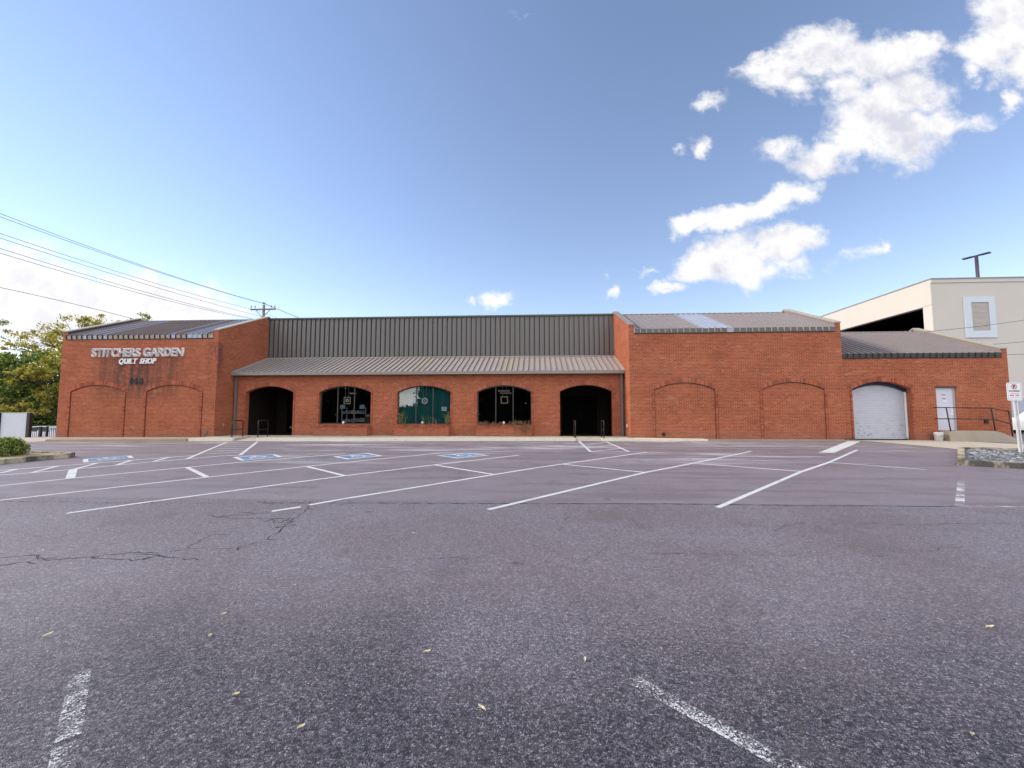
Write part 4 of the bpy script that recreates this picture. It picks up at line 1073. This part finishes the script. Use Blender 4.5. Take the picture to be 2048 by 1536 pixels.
t = thing('hanging_ornament', (-10.12, YH, 1.87), 'square pale frame around a small white hexagon hanging in the left arched window', 'ornament', 'ornaments hung in the windows')
square_frame(-10.12, 1.87, .19, .05, YH, 0).build('frame', M_frameww, t); hexring(-10.12, 1.87, .10, .045, YH).build('hexagon', M_white, t); cords(-10.13, 2.06, 2.55, .09, YH, t)
t = thing('hanging_ornament', (-5.92, YH, 1.84), 'white hexagon ornament hanging in the middle arched window', 'ornament', 'ornaments hung in the windows')
hexring(-5.92, 1.84, .19, .095, YH).build('hexagon', M_white, t); hexring(-5.92, 1.84, .045, .008, YH).build('inner_hexagon', M_white, t); cords(-5.92, 2.02, 2.57, .075, YH, t)
t = thing('hanging_ornament', (-1.71, YH, 1.88), 'empty square pale wood frame hanging in the right arched window', 'ornament', 'ornaments hung in the windows')
square_frame(-1.71, 1.88, .19, .05, YH, 0).build('frame', M_frameww, t); cords(-1.70, 2.07, 2.57, .10, YH, t)
for (x, z, w, yy, lab) in ((-10.0, 2.26, .34, 22.5, 'short pale ceiling light seen inside the left arched window'), (-1.77, 2.37, .62, 22.5, 'upper of two pale ceiling lights inside the right arched window'), (-1.70, 2.27, .62, 22.9, 'lower of two pale ceiling lights inside the right arched window')):
    t = thing('ceiling_light', (x, yy, z), lab, 'light', 'strip lights inside the shop')
    mb = MB(); mb.box(x-w/2, yy, z-.025, x+w/2, yy+.1, z+.02); mb.build('tube', M_tube, t); mb = MB(); mb.box(x-w/2, yy-.01, z+.02, x+w/2, yy+.11, z+.05); mb.build('housing', M_frameww, t)
for x, z, w, h, m, lab in ((-10.33, 1.53, .27, .21, M_paper, 'grey paper notice in the middle pane of the left arched window'), (-9.27, 1.53, .27, .21, M_paper, 'grey paper notice in the right pane of the left arched window'), (-4.87, 1.42, .28, .22, M_paper_w, 'white paper notice in the right pane of the middle arched window')):
    mb = MB(); mb.box(x-w/2, 22.05, z-h/2, x+w/2, 22.056, z+h/2); tag(mb.build('paper_notice', m), lab, 'notice', 'notices in the windows')
for x, lab in ((-10.2, 'small white globe on the sill of the left arched window'), (-5.98, 'small white globe on the sill of the middle arched window'), (-1.73, 'small white globe on the sill of the right arched window')):
    t = thing('garden_globe', (x, 21.90, .62), lab, 'globe', 'white globes on the window sills')
    mb = MB(); mb.lathe((x, 21.90, .62), [(0, .0), (.03, .01), (.052, .05), (.06, .085), (.052, .12), (.03, .142), (0, .15)], 16); mb.build('globe', M_ivory, t, True)
    mb = MB(); mb.lathe((x, 21.90, .62), [(.0, 0), (.035, 0), (.035, .02), (.03, .025)], 12); mb.build('base', M_galv, t)
# fabric rack, box and dry topiary inside the left window
t = thing('fabric_rack', (-9.95, 22.9, .55), 'two shelf rack of folded pale and blue cloth inside the left arched window', 'rack')
for x in (-10.62, -10.35, -9.30): mb = MB(); mb.box(x-.02, 22.6, .5, x+.02, 22.64, 1.5); mb.build('upright', M_cope, t)
for z in (.72, 1.16): mb = MB(); mb.box(-10.64, 22.6, z-.02, -9.28, 23.0, z); mb.build('shelf', M_dark, t)
for z, n in ((.72, 8), (1.16, 8)):
    for k in range(n):
        x0 = -10.6 + k*1.27/n; mb = MB(); h = random.uniform(.14, .24)
        pr = [(x0+.01, z), (x0+1.27/n-.01, z), (x0+1.27/n-.01, z+h*.75), (x0+.63/n, z+h), (x0+.02, z+h*.8)]
        mb.prism_y(pr, 22.58, 22.95); mb.build('cloth', (M_quilt1, M_quilt2, M_quilt3, M_quilt1, M_quilt2)[(k*3+int(z*10)) % 5], t)
t = thing('cardboard_box', (-9.03, 22.6, .66), 'brown cardboard box low in the right pane of the left arched window', 'box')
mb = MB(); mb.box(-9.28, 22.45, .56, -8.84, 22.85, 1.02); mb.build('carton', M_card, t); mb = MB(); mb.box(-9.2, 22.5, 1.021, -9.02, 22.7, 1.12); mb.build('lid', M_quilt1, t)

# ------------------------------------------------------------------ foliage
def leaf_face(mb, c, s, rng, droop=.0, flat=.0):
    n = Vector((rng.gauss(0, 1), rng.gauss(0, 1), rng.gauss(0, 1) + flat)).normalized()
    a = n.orthogonal().normalized(); a.rotate(Matrix.Rotation(rng.uniform(0, 6.28), 3, n)); b_ = n.cross(a)
    L = s*rng.uniform(.7, 1.4); W = L*rng.uniform(.38, .6); c = Vector(c)
    mb.face([c - a*L*.5, c + b_*W*.5 + n*W*.08, c + a*L*.5 - Vector((0, 0, droop*L)), c - b_*W*.5 + n*W*.08])
def tube_limb(mb, a, b_, r0, r1, rng, bend=.12, n=5):
    a, b_ = Vector(a), Vector(b_); L = (b_-a).length; pts = []
    off = Vector((rng.gauss(0, 1), rng.gauss(0, 1), rng.gauss(0, .5)))*bend*L
    for k in range(n+1):
        u = k/n; pts.append(a.lerp(b_, u) + off*math.sin(math.pi*u)*.5)
    mb.tube(pts, r0, 7, 0, r1); return pts
def tree(name, base, blobs, n, leaf, mat, label, group, seed, trunk=.2, forks=6, gap=.35, lowest=.0):
    """blobs = (dx, dy, z, rx, rz); leaves gather in clumps on the shells of the blobs, limbs reach into them"""
    rng = random.Random(seed); bx, by_, bz = base
    t = thing(name, base, label, 'tree', group)
    wood = MB(); lv = MB(); zc = min(b_[2] for b_ in blobs)
    top = Vector((bx, by_, zc)); tube_limb(wood, base, top, trunk, trunk*.7, rng, .05)
    clumps = []
    tot = sum(b_[3]**2*b_[4] for b_ in blobs)
    for dx, dy, z, rx, rz in blobs:
        c = Vector((bx+dx, by_+dy, z))
        pts = tube_limb(wood, top, c, trunk*.55, trunk*.2, rng, .12)
        m = max(5, int(n*(rx*rx*rz)/tot/46))
        for k in range(m):
            d_ = Vector((rng.gauss(0, 1), rng.gauss(0, 1), rng.gauss(0, 1))).normalized(); q = rng.uniform(.45, 1.0)**.6
            cc_ = c + Vector((d_.x*rx*q, d_.y*rx*q, d_.z*rz*q))
            if cc_.z < base[2] + lowest: cc_.z = base[2] + lowest + rng.random()*.5
            clumps.append((cc_, rng.uniform(.16, .36)*min(rx, rz)))
            if k % max(1, m//forks) == 0: tube_limb(wood, pts[3], cc_, trunk*.16, trunk*.04, rng, .18)
    for cc_, r in clumps:
        if rng.random() < gap*.3: continue
        for k in range(46):
            d_ = Vector((rng.gauss(0, .6), rng.gauss(0, .6), rng.gauss(0, .42)))*r*1.3
            leaf_face(lv, cc_ + d_, leaf, rng, .15, .7)
    lv.build('crown', mat, t, fix=False); wood.build('trunk', M_bark, t, True, fix=False)
    return t
GRP = 'trees beyond the left end of the building'
tree('leafy_tree', (-47.5, 33, -1.2), [(0, 0, 1.8, 3.0, 2.2), (-1.5, .5, 3.6, 2.6, 1.9), (1.4, -.3, 3.3, 2.5, 1.8), (.2, .2, 4.8, 2.6, 1.4), (3, 0, .9, 2.0, 1.5), (-3.4, 0, 1.5, 2.4, 2.4), (-3.6, 0, 4.2, 2.4, 1.6)], 26000, .25, M_leaf_dk, 'dense dark green bushy tree above the white panel fence', GRP, 11, .28, lowest=.3)
tree('leafy_tree', (-42.0, 32, -1.2), [(0, 0, 2.0, 2.6, 2.0), (1.8, .4, 3.4, 2.2, 1.7), (-1.2, 0, 4.1, 2.2, 1.6), (1.8, 0, 1.0, 2.0, 1.4), (.6, 0, 5.0, 2.0, 1.2), (-2.2, 0, 2.4, 2.4, 1.8), (3.6, .3, 2.4, 1.9, 1.8), (3.4, .3, 4.4, 1.6, 1.3)], 30000, .24, M_leaf_dk, 'dark green bushy tree touching the left edge of the brick wall', GRP, 12, .25, lowest=.9)
tree('maple_tree', (-38.6, 32.2, -1.2), [(-.6, -2.2, 4.0, 1.5, .55), (.6, -2.2, 4.3, 1.3, .6), (-1.6, -2.4, 1.9, 1.4, .5), (.2, -2.4, 1.5, 1.4, .6), (1.0, -1.2, 2.8, 1.2, .8), (.8, -.5, 5.3, 1.4, .9)], 6500, .2, M_leaf_yl, 'small yellow green branches reaching out beside the brick wall', GRP, 13, .1)
tree('tall_tree', (-46.5, 39, -1.2), [(0, 0, 7.2, 2.4, 1.3), (-2.6, 0, 8.2, 2.2, 1.2), (1.6, 0, 9.4, 2.6, 1.3), (4.2, .3, 8.6, 2.4, 1.5), (2.2, 0, 7.0, 2.2, 1.1), (-4.6, 0, 7.4, 2.0, 1.0), (3.2, 0, 10.1, 1.8, .8)], 11500, .22, M_leaf_yl, 'tall sparse tree with yellow green leaves and bare limbs against white cloud', GRP, 14, .3, 8, .9)
tree('tall_tree', (-57.5, 40, -1.2), [(0, 0, 8.6, 2.0, 1.6), (1.6, 0, 10.0, 1.6, .9), (-2, 0, 7.5, 2.2, 1.5)], 3200, .22, M_leaf_dk, 'thin dark twigs of a tall tree at the very left edge', GRP, 15, .25, 8, .9)
tree('roof_edge_tree', (-44.3, 41, -1.2), [(0, 0, 9.4, 1.8, .9), (2.2, 0, 9.7, 1.6, .8), (-1.2, 0, 10.0, 1.2, .6)], 3600, .22, M_leaf_dk, 'dark tree top showing just over the low end of the left parapet', GRP, 16, .25, 8, .6)
tree('roof_edge_tree', (-40.6, 40.5, -1.2), [(0, 0, 9.9, 1.4, .9), (.7, 0, 10.7, .8, .6), (-1.2, 0, 9.8, 1.0, .7)], 2600, .2, M_leaf_yl, 'tree top rising behind the ridge end of the left parapet', GRP, 17, .22, 8, .5)
# low undergrowth closes the view under the crowns
tree('hedge_bush', (-45, 35.5, -1.2), [(0, 0, .6, 3.5, 1.6), (-4, 0, .6, 3.2, 1.7), (4.2, 0, .4, 3.0, 1.5), (1, .5, 2.2, 3.0, 1.4), (-3, .5, 2.4, 3., 1.5)], 20000, .26, M_leaf_dk, 'dark undergrowth below the trees behind the iron fence', GRP, 18, .15, lowest=.2)
# trees across the lot, seen only as reflections in the shop windows
for x, y, s_, bl, lab in ((-29, -20, 21, [(0, 0, 4.6, 3.6, 2.6), (-3.4, 0, 3.6, 2.8, 2.6), (3.2, 0, 3.8, 2.8, 2.6), (-2, .5, 1.4, 3.2, 1.8), (2.4, .5, 1.4, 3.2, 1.8)], 'broad tree across the lot mirrored in the left arched window'),
                          (-14.6, -20, 22, [(0, 0, 4.6, 3.0, 2.4), (1.6, 0, 2.4, 3.2, 2.4), (-2.6, .3, 1.4, 2.4, 1.4), (-5.4, .3, .9, 2.4, 1.4), (-1.2, 0, 3.2, 2.2, 1.8)], 'tree across the lot mirrored in the middle arched window'),
                          (-5, -20, 23, [(0, 0, 4.4, 3.4, 2.8), (-3, 0, 3.2, 2.8, 2.8), (3.2, 0, 3.4, 2.8, 2.8), (0, .5, 1.0, 4.2, 1.8)], 'tree across the lot mirrored in the right arched window')):
    tree('street_tree', (x, y, gz(y)), bl, 26000, .42, M_leaf_shaded, lab, 'trees across the lot', s_, .3, 4, .15, .1)
hb = random.Random(77); lv = MB(); t = thing('hedge', (-15, -22.5, gz(-22.5)), 'long dark hedge across the lot mirrored low in the shop windows', 'hedge')  # hedge added out of view, covers the bright ground in the reflections
for k in range(9000): leaf_face(lv, (hb.uniform(-48, 14), -22.5 + hb.gauss(0, .35), gz(-22.5) + 2.6*hb.random()**.8), .42, hb, .1, .5)
lv.build('foliage', M_leaf_shaded, t, fix=False)  # foliage of the added hedge

def shrub(x, y, r, h, n, mat, label, seed, leaf=.10):
    rng = random.Random(seed); z = gz(y)+.1; t = thing('shrub', (x, y, z), label, 'shrub', 'clipped shrubs on the left island')
    lv = MB(); wd_ = MB()
    for k in range(7):
        a = rng.uniform(0, 6.28); tube_limb(wd_, (x, y, z), (x+r*.6*math.cos(a), y+r*.6*math.sin(a), z+h*.7), .018, .006, rng)
    for k in range(n):
        a = rng.uniform(0, 6.28); u = rng.random(); rr = r*(rng.uniform(.5, 1.05) + .10*math.sin(a*5+seed)+.07*math.sin(a*9+u*7))*math.sqrt(max(.02, 1-((u-.38)/.66)**2)); zz = h*(.05 + .93*u) + rng.gauss(0, .03)
        leaf_face(lv, (x+rr*math.cos(a), y+rr*math.sin(a), z+zz), leaf, rng, .1, .5)
    lv.build('foliage', mat, t, fix=False); wd_.build('stem', M_bark, t, fix=False)
shrub(-17.50, 13.15, .46, .56, 1500, M_leaf_sh, 'rounded green shrub with yellow tips behind the kerb of the left island', 31)
shrub(-19.05, 12.95, .46, .50, 1400, M_leaf_sh, 'green shrub cut off by the left edge of the photo', 32)

def planter_plant(x, y, h, spread, ns, mat, label, seed, leaf=.06, lean_=0., n=26, hang=False):
    rng = random.Random(seed); z = .48
    t = thing('planter_plant', (x, y, z), label, 'plant', 'plants in the brick planters'); st = MB(); lv = MB()
    for k in range(ns):
        a = Vector((x + rng.uniform(-.5, .5)*spread, y + rng.uniform(-.1, .1), z))
        e = a + Vector((rng.gauss(lean_, .25)*spread, rng.gauss(0, .06), h*rng.uniform(.65, 1.05)))
        if hang: e = a + Vector((rng.gauss(0, .3)*spread, -.28, -h*rng.uniform(.2, 1)))
        pts = [a, a.lerp(e, .5) + Vector((rng.gauss(0, .02), -.14 if hang else 0, .1 if hang else 0)), e]
        st.tube(pts, .007, 5, 0, .003)
        for q in range(n):
            u = rng.uniform(.25, 1.05); p_ = (a.lerp(pts[1], u*2) if u < .5 else pts[1].lerp(e, u*2-1)) + Vector((rng.gauss(0, .045), rng.gauss(0, .04), rng.gauss(0, .03)))
            leaf_face(lv, p_, leaf, rng, .3)
    lv.build('foliage', mat, t, fix=False); st.build('stem', M_leaf_pl, t, fix=False)
planter_plant(-7.05, 21.66, .74, .34, 5, M_leaf_pl, 'yellow green plant at the left end of the middle planter', 41)
planter_plant(-5.85, 21.66, .62, .26, 3, M_leaf_pl, 'thin upright stalk right of the globe in the middle planter', 42, .055, 0, 9)
planter_plant(-5.40, 21.66, .58, .46, 4, M_leaf_pl, 'loose spindly stalks near the centre right of the middle planter', 43, .055, .1, 10)
planter_plant(-4.66, 21.66, .78, .36, 7, M_leaf_pl, 'bushy yellow green plant below the white paper notice', 44)
planter_plant(-6.45, 21.50, .30, .22, 5, M_leaf_pl, 'weed hanging over the front of the middle planter', 45, .05, 0, 9, True)
planter_plant(-2.80, 21.58, .27, .55, 12, M_leaf_dry, 'low reddish brown plant at the left end of the right planter', 46, .055, 0, 22)
planter_plant(-2.10, 21.58, .25, .55, 12, M_leaf_dry, 'reddish brown plant left of the globe in the right planter', 47, .055, 0, 20)
planter_plant(-1.15, 21.58, .33, .50, 12, M_leaf_dry, 'reddish brown plant right of the globe in the right planter', 48, .055, 0, 22)
planter_plant(-.60, 21.50, .30, .60, 16, M_leaf_dry, 'brown plant spilling over the right end of the right planter', 49, .055, 0, 20, True)
planter_plant(-.75, 21.60, .36, .60, 12, M_leaf_dry, 'arching brown plant at the right end of the right planter', 50, .055, 0, 22)

LEAF_LABELS = ['pale leaf at the far left edge above the left worn stripe', 'curled leaf pair below the cracked patch left of centre', 'round pale leaf left of centre', 'white leaf just right of the worn left stripe end',
 'upright yellow leaf right of the lower worn left stripe', 'broad yellow leaf at the bottom left of centre', 'tall yellow leaf at the bottom centre', 'thin dry leaf just left of centre above the bottom centre leaf',
 'pale leaf far off on the right half of the lot', 'small leaf left of the right worn stripe tip', 'twisted yellow leaf in the bottom right corner', 'tiny leaf near the right edge of the lot',
 'white scrap like leaf below the middle parking lines', 'white leaf beside the long crack on the left']
for (x, y), lab in zip(LEAVES, LEAF_LABELS):
    a = random.uniform(0, 6.28); L = random.uniform(.02, .033); W = L*.4; z = gz(y)+.006
    ca, sa = math.cos(a), math.sin(a); mb = MB()
    def lp(u, v, h): return (x + u*ca - v*sa, y + u*sa + v*ca, z + h)
    spine = [(-L, .0), (-L*.4, .006), (L*.3, .007), (L, .016)]; wid = [0.001, W*.8, W, .001]
    for k in range(3):
        (u0, h0), (u1, h1) = spine[k], spine[k+1]
        for sg_ in (1, -1): mb.face([lp(u0, 0, h0), lp(u1, 0, h1), lp(u1, sg_*wid[k+1], h1+.01), lp(u0, sg_*wid[k], h0+.01)])
    tag(mb.build('fallen_leaf', M_fallen, None, fix=False), lab, 'leaf', 'dry leaves scattered on the lot')

# ------------------------------------------------------------------ left background: panel fence, iron fence, cars
t = thing('panel_fence', (-26.9, 20.4, -.2), 'white panel fence with black posts left of the brick building', 'fence')
zb = -.45
for x in (-27.76, -26.08): mb = MB(); mb.box(x-.085, 20.36, zb, x+.085, 20.50, 1.22); mb.build('post', M_black, t)
for a, c in ((-29.9, -27.85), (-27.67, -26.17)):
    mb = MB(); mb.box(a, 20.44, -.16, c, 20.48, 1.2)
    x = a+.14
    while x < c-.02: mb.box(x, 20.436, -.16, x+.006, 20.44, 1.2); x += .15
    mb.build('panel', plain('panel_white', (.52, .54, .60), .6, 0, .05, 3), t)
mb = MB(); mb.box(-29.9, 20.43, 1.2, -25.98, 20.49, 1.235); mb.build('top_rail', M_cope, t)
mb = MB(); mb.box(-27.67, 20.45, -.45, -26.17, 20.47, -.18); mb.build('shade_strip', M_black, t)  # black strip painting the shade below the white panel
t = thing('iron_fence', (-31, 26, -1.2), 'black iron picket fence between the white panel fence and the brick wall', 'fence')
mb = MB(); x = -36.
pk = MB()
while x < -27.5:
    pk.box(x-.011, 25.99, -1.3, x+.011, 26.01, .26); x += .13
pk.build('pickets', M_black, t)
for z in (.18, -.9): mb = MB(); mb.box(-36, 25.985, z-.02, -27.5, 26.015, z+.02); mb.build('rail', M_black, t)
for x in (-32.35, -31.9, -29.2): mb = MB(); mb.box(x-.05, 25.95, -1.3, x+.05, 26.05, .34); mb.build('post', M_black, t)

def car(x, y, z, ang, label, long=4.6):
    t = thing('parked_car', (x, y, z), label, 'car', 'white cars parked behind the building')
    def tr(p): return (x + p[0]*math.cos(ang) - p[1]*math.sin(ang), y + p[0]*math.sin(ang) + p[1]*math.cos(ang), z + p[2])
    body = [(-2.3, .35), (-2.3, .85), (-2.15, .98), (-1.35, 1.02), (-.75, 1.02), (.95, 1.0), (1.9, .9), (2.25, .72), (2.3, .35)]
    arcs = []
    for cxx in (1.4, -1.4):
        arcs += [(cxx + .38*math.cos(R(a)), .33 + .38*math.sin(R(a))) for a in range(0, 181, 20)]
    prof = body + [(2.3, .25), *[p_ for p_ in arcs[:10]], *[p_ for p_ in arcs[10:]], (-2.3, .25)]
    def loft(prof, y0, y1, inset=0.):
        mb = MB(); n = len(prof)
        i = 0; mb.v = [tr((px, y0, pz)) for px, pz in prof] + [tr((px, y1, pz)) for px, pz in prof]
        mb.f = [tuple(range(n)), tuple(range(2*n-1, n-1, -1))] + [(k, n+k, n+(k+1) % n, (k+1) % n) for k in range(n)]; mb.m = [0]*(n+2); return mb
    loft(prof, -.88, .88).build('body', M_carwhite, t)
    cab = [(-1.5, 1.01), (-1.05, 1.42), (-.4, 1.48), (.25, 1.44), (1.0, 1.0)]
    mb = MB(); n = len(cab); mb.v = [tr((px, -.8 + .22*(pz-1.0)/.48, pz)) for px, pz in cab] + [tr((px, .8 - .22*(pz-1.0)/.48, pz)) for px, pz in cab]
    mb.f = [tuple(range(n)), tuple(range(2*n-1, n-1, -1))] + [(k, n+k, n+(k+1) % n, (k+1) % n) for k in range(n)]; mb.m = [0]*(n+2); mb.build('cabin', M_carwhite, t)
    for s_ in (-1, 1):
        for wn in ([(-1.32, 1.06), (-1.0, 1.38), (-.42, 1.42), (-.42, 1.06)], [(-.34, 1.06), (-.34, 1.42), (.22, 1.38), (.78, 1.06)]):
            mb = MB(); mb.face([tr((px, s_*(.805 - .22*(pz-1.0)/.48), pz)) for px, pz in wn]); mb.build('window', M_carglass, t)
        for cxx in (1.4, -1.4):
            mb = MB(); n = 20
            ring = [(cxx + .33*math.cos(2*math.pi*k/n), .33 + .33*math.sin(2*math.pi*k/n)) for k in range(n)]
            mb.v = [tr((px, s_*.68, pz)) for px, pz in ring] + [tr((px, s_*.895, pz)) for px, pz in ring]
            mb.f = [tuple(range(n)), tuple(range(2*n-1, n-1, -1))] + [(k, n+k, n+(k+1) % n, (k+1) % n) for k in range(n)]; mb.m = [0]*(n+2); w_ = mb.build('wheel', M_tyre, t)
            mb = MB(); mb.face([tr((cxx + .2*math.cos(2*math.pi*k/12), s_*.9, .33 + .2*math.sin(2*math.pi*k/12))) for k in range(12)]); mb.build('rim', M_galv, w_)
        mb = MB(); mb.face([tr((2.27, s_*.5, .62)), tr((2.27, s_*.82, .62)), tr((2.21, s_*.82, .76)), tr((2.21, s_*.5, .76))]); mb.build('headlight', M_galv, t)
car(-37.6, 30.5, -1.22, R(180), 'white car behind the iron fence beside the brick wall')
car(-41.6, 31.5, -1.22, R(8), 'white car behind the iron fence beside the white panel fence')
car(31.2, 27.6, -.06, R(4), 'white car at the right edge behind the parking sign')

# ------------------------------------------------------------------ utility pole and wires
px_, py_ = -27.72, 41.0
t = thing('utility_pole', (px_, py_, ground_h(px_, py_)), 'wooden utility pole with one crossarm behind the left wing roof', 'utility pole')
mb = MB(); mb.tube([(px_, py_, -1.2), (px_, py_, 12.2)], .17, 12, 0, .12); mb.build('pole', M_wood, t, True)
mb = MB(); mb.box(-29.02, py_-.2, 11.66, -26.38, py_-.1, 11.80); mb.build('crossarm', M_wood, t)
for s_ in (-1, 1): mb = MB(); mb.bar((px_+s_*.75, py_-.15, 11.66), (px_+s_*.06, py_-.15, 10.95), .05); mb.build('brace', M_wood, t)
for x, z in ((-28.95, 11.8), (-28.55, 11.8), (-26.85, 11.8), (-26.47, 11.8), (px_-.08, 12.2), (px_+.08, 12.15)):
    mb = MB(); mb.lathe((x, py_-.15 if z < 12 else py_, z), [(.02, 0), (.02, .12), (.06, .14), (.045, .2), (.06, .24), (.04, .32), (0, .34)], 10); mb.build('insulator', M_porcelain, t)
WL = ['uppermost thin wire running left from the top of the utility pole', 'second thin wire running just under the uppermost wire', 'wire running left from the left end of the crossarm', 'fourth wire from the top crossing the white cloud',
      'upper of the two close wires below the crossarm', 'lower of the two close wires below the crossarm', 'single low wire ending behind the left parapet']
for i, (c, lab) in enumerate(zip(WIRES, WL)):
    mb = MB(); pts = []
    for k in range(24):
        u = .93*(1 - k/23) + (.33 if i == 6 else 0.0)*(k/23)
        pts.append((-27.6 - 3*u + (-.9 if i == 2 else 0)*(1-u), 41 - 37*u, c[0]*u*u + c[1]*u + c[2]))
    if i == 6:
        pts = pts + [(-27.4, 41, 6.0)]
    elif i < 4:
        z0 = c[2]
        pts += [(-27.6 + 3*k*.1 + (-.9 if i == 2 else 0), 41 + 37*k*.1, z0 - 1.7*(k*.1)*(1-k*.1)) for k in range(1, 11)]
    mb.tube(pts, .014, 6); tag(mb.build('power_line', M_black), lab, 'power line', 'overhead wires')

# ------------------------------------------------------------------ parking garage on the right
gx, gy, gt = 28.51, 32.0, 10.97
t = thing('parking_garage', (40, 45, 0), 'tall cream stucco parking garage behind the right end of the brick store', 'parking garage')
mb = MB(); X1, Y1 = 70, 80
mb.face([(gx, gy, -.5), (X1, gy, -.5), (X1, gy, gt-.34), (gx, gy, gt-.34)])
ya, yb_, za, zc_ = gy+.72, 66, 6.3, 9.02
mb.face([(gx, gy, -.5), (gx, gy, gt-.34), (gx, ya, gt-.34), (gx, ya, -.5)])
mb.face([(gx, ya, -.5), (gx, ya, za), (gx, yb_, za), (gx, yb_, -.5)]); mb.face([(gx, ya, zc_), (gx, ya, gt-.34), (gx, yb_, gt-.34), (gx, yb_, zc_)])
mb.face([(gx, yb_, -.5), (gx, yb_, gt-.34), (gx, Y1, gt-.34), (gx, Y1, -.5)])
mb.face([(X1, gy, -.5), (X1, Y1, -.5), (X1, Y1, gt-.34), (X1, gy, gt-.34)]); mb.face([(gx, Y1, -.5), (X1, Y1, -.5), (X1, Y1, gt-.34), (gx, Y1, gt-.34)])
for y in (ya, yb_): mb.face([(gx, y, za), (gx+.4, y, za), (gx+.4, y, zc_), (gx, y, zc_)])
for z in (za, zc_): mb.face([(gx, ya, z), (gx+.4, ya, z), (gx+.4, yb_, z), (gx, yb_, z)])
mb.build('wall', M_stucco, t, fix=False)
mb = MB(); mb.box(gx, gy-.06, gt-.34, X1, gy+.35, gt-.07); mb.box(gx-.0, gy+.35, gt-.34, gx+.35, Y1, gt-.07); mb.build('cornice', M_stucco, t)
mb = MB(); mb.box(gx-.05, gy-.11, gt-.07, X1, gy+.4, gt); mb.box(gx-.05, gy+.4, gt-.07, gx+.4, Y1, gt); mb.build('coping', plain('coping_grey', (.25, .26, .29), .5), t)
mb = MB(); mb.box(gx+.4, gy+.4, 5.9, X1-.4, Y1-.4, 6.25, 0); mb.box(gx+.4, gy+.4, 9.3, X1-.4, Y1-.4, 9.6, 0)
mb.hexa([(gx+5, 34, 6.3), (gx+9, 34, 6.3), (gx+9, 60, 6.3), (gx+5, 60, 6.3), (gx+5, 34, 7.7), (gx+9, 34, 7.7), (gx+9, 60, 6.4), (gx+5, 60, 6.4)], 0)
mb.box(gx+14, gy+.5, 6.25, gx+14.3, Y1-.5, 9.3, 0); mb.build('deck', M_dark, t)
x0, x1, z0, z1 = 30.64, 32.72, 6.59, 9.55; ix0, ix1, iz0, iz1 = 31.11, 32.30, 7.07, 9.15
mb = MB(); yf_ = gy-.09
mb.box(x0, yf_, iz1, x1, gy-.003, z1); mb.box(x0, yf_, z0, x1, gy-.003, iz0); mb.box(x0, yf_, iz0, ix0, gy-.003, iz1); mb.box(ix1, yf_, iz0, x1, gy-.003, iz1); wf = mb.build('window', M_stucco_trim, t)
mb = MB(); z = iz0
while z < iz1-.04: mb.hexa([(ix0, gy-.06, z), (ix1, gy-.06, z), (ix1, gy-.01, z), (ix0, gy-.01, z), (ix0, gy-.03, z+.085), (ix1, gy-.03, z+.085), (ix1, gy-.01, z+.085), (ix0, gy-.01, z+.085)]); z += .09
mb.build('louvre', M_louver, wf)
mb = MB(); mb.box(gx-.015, gy-.01, 9.035, gx+.004, ya, 9.075); mb.build('joint', M_louver, t)
mb = MB(); mb.box(gx+.5, gy-.05, -.5, X1, gy-.003, 2.3); mb.build('base_band', plain('base_band', (.40, .42, .50), .8, 0, .1), t)
lx, ly = 41.72, 42.0
t = thing('lamp_post', (lx, ly, 9.6), 'dark lamp post with two flat lamp heads on the garage roof', 'lamp post')
mb = MB(); mb.tube([(lx, ly, 9.6), (lx, ly, 16.2)], .15, 10, 0, .13); mb.build('pole', M_lamp, t, True)
for s_ in (-1, 1):
    mb = MB(); d = Vector((.42, -.95, 0)).normalized()*s_; n_ = Vector((-d.y, d.x, 0)); c0 = Vector((lx, ly, 16.15)); p0 = c0 + d*.12; p1 = c0 + d*.95
    pts = []
    for zz in (-.05, .05):
        for p_, w in ((p0, .10), (p0 + d*.35, .20), (p1, .20)): pts += [p_ - n_*w + Vector((0, 0, zz)), p_ + n_*w + Vector((0, 0, zz))]
    mb.v = [tuple(q) for q in pts]; mb.f = [(0, 1, 3, 2), (2, 3, 5, 4), (6, 8, 9, 7), (8, 10, 11, 9), (0, 2, 8, 6), (2, 4, 10, 8), (1, 7, 9, 3), (3, 9, 11, 5), (0, 6, 7, 1), (4, 5, 11, 10)]; mb.m = [0]*10
    mb.build('lamp_head', M_black, t)
for k, (y0_, z0_, z1_, lab) in enumerate(((24, 5.6, 7.0, 'highest of the three service wires crossing the cream garage wall'), (24, 4.75, 5.6, 'middle service wire crossing the cream garage wall'), (24, 4.35, 4.75, 'lowest service wire crossing the cream garage wall'))):
    mb = MB(); mb.tube([(21.0 + 9.5*u, y0_ + 2*u, z0_ + (z1_-z0_)*u - .5*u*(1-u)) for u in [i/12 for i in range(13)]], .012, 6); tag(mb.build('service_wire', M_black), lab, 'wire', 'service wires at the right end')
# dark strip of planting at the foot of the garage
shb = random.Random(9); lv = MB()
for k in range(1500): leaf_face(lv, (shb.uniform(30, 44), 30.8 + shb.gauss(0, .3), shb.uniform(0, .8)), .16, shb, .1, .5)
t = thing('hedge', (37, 30.8, 0), 'low dark hedge at the foot of the garage wall', 'hedge'); lv.build('foliage', M_leaf_dk, t, fix=False)
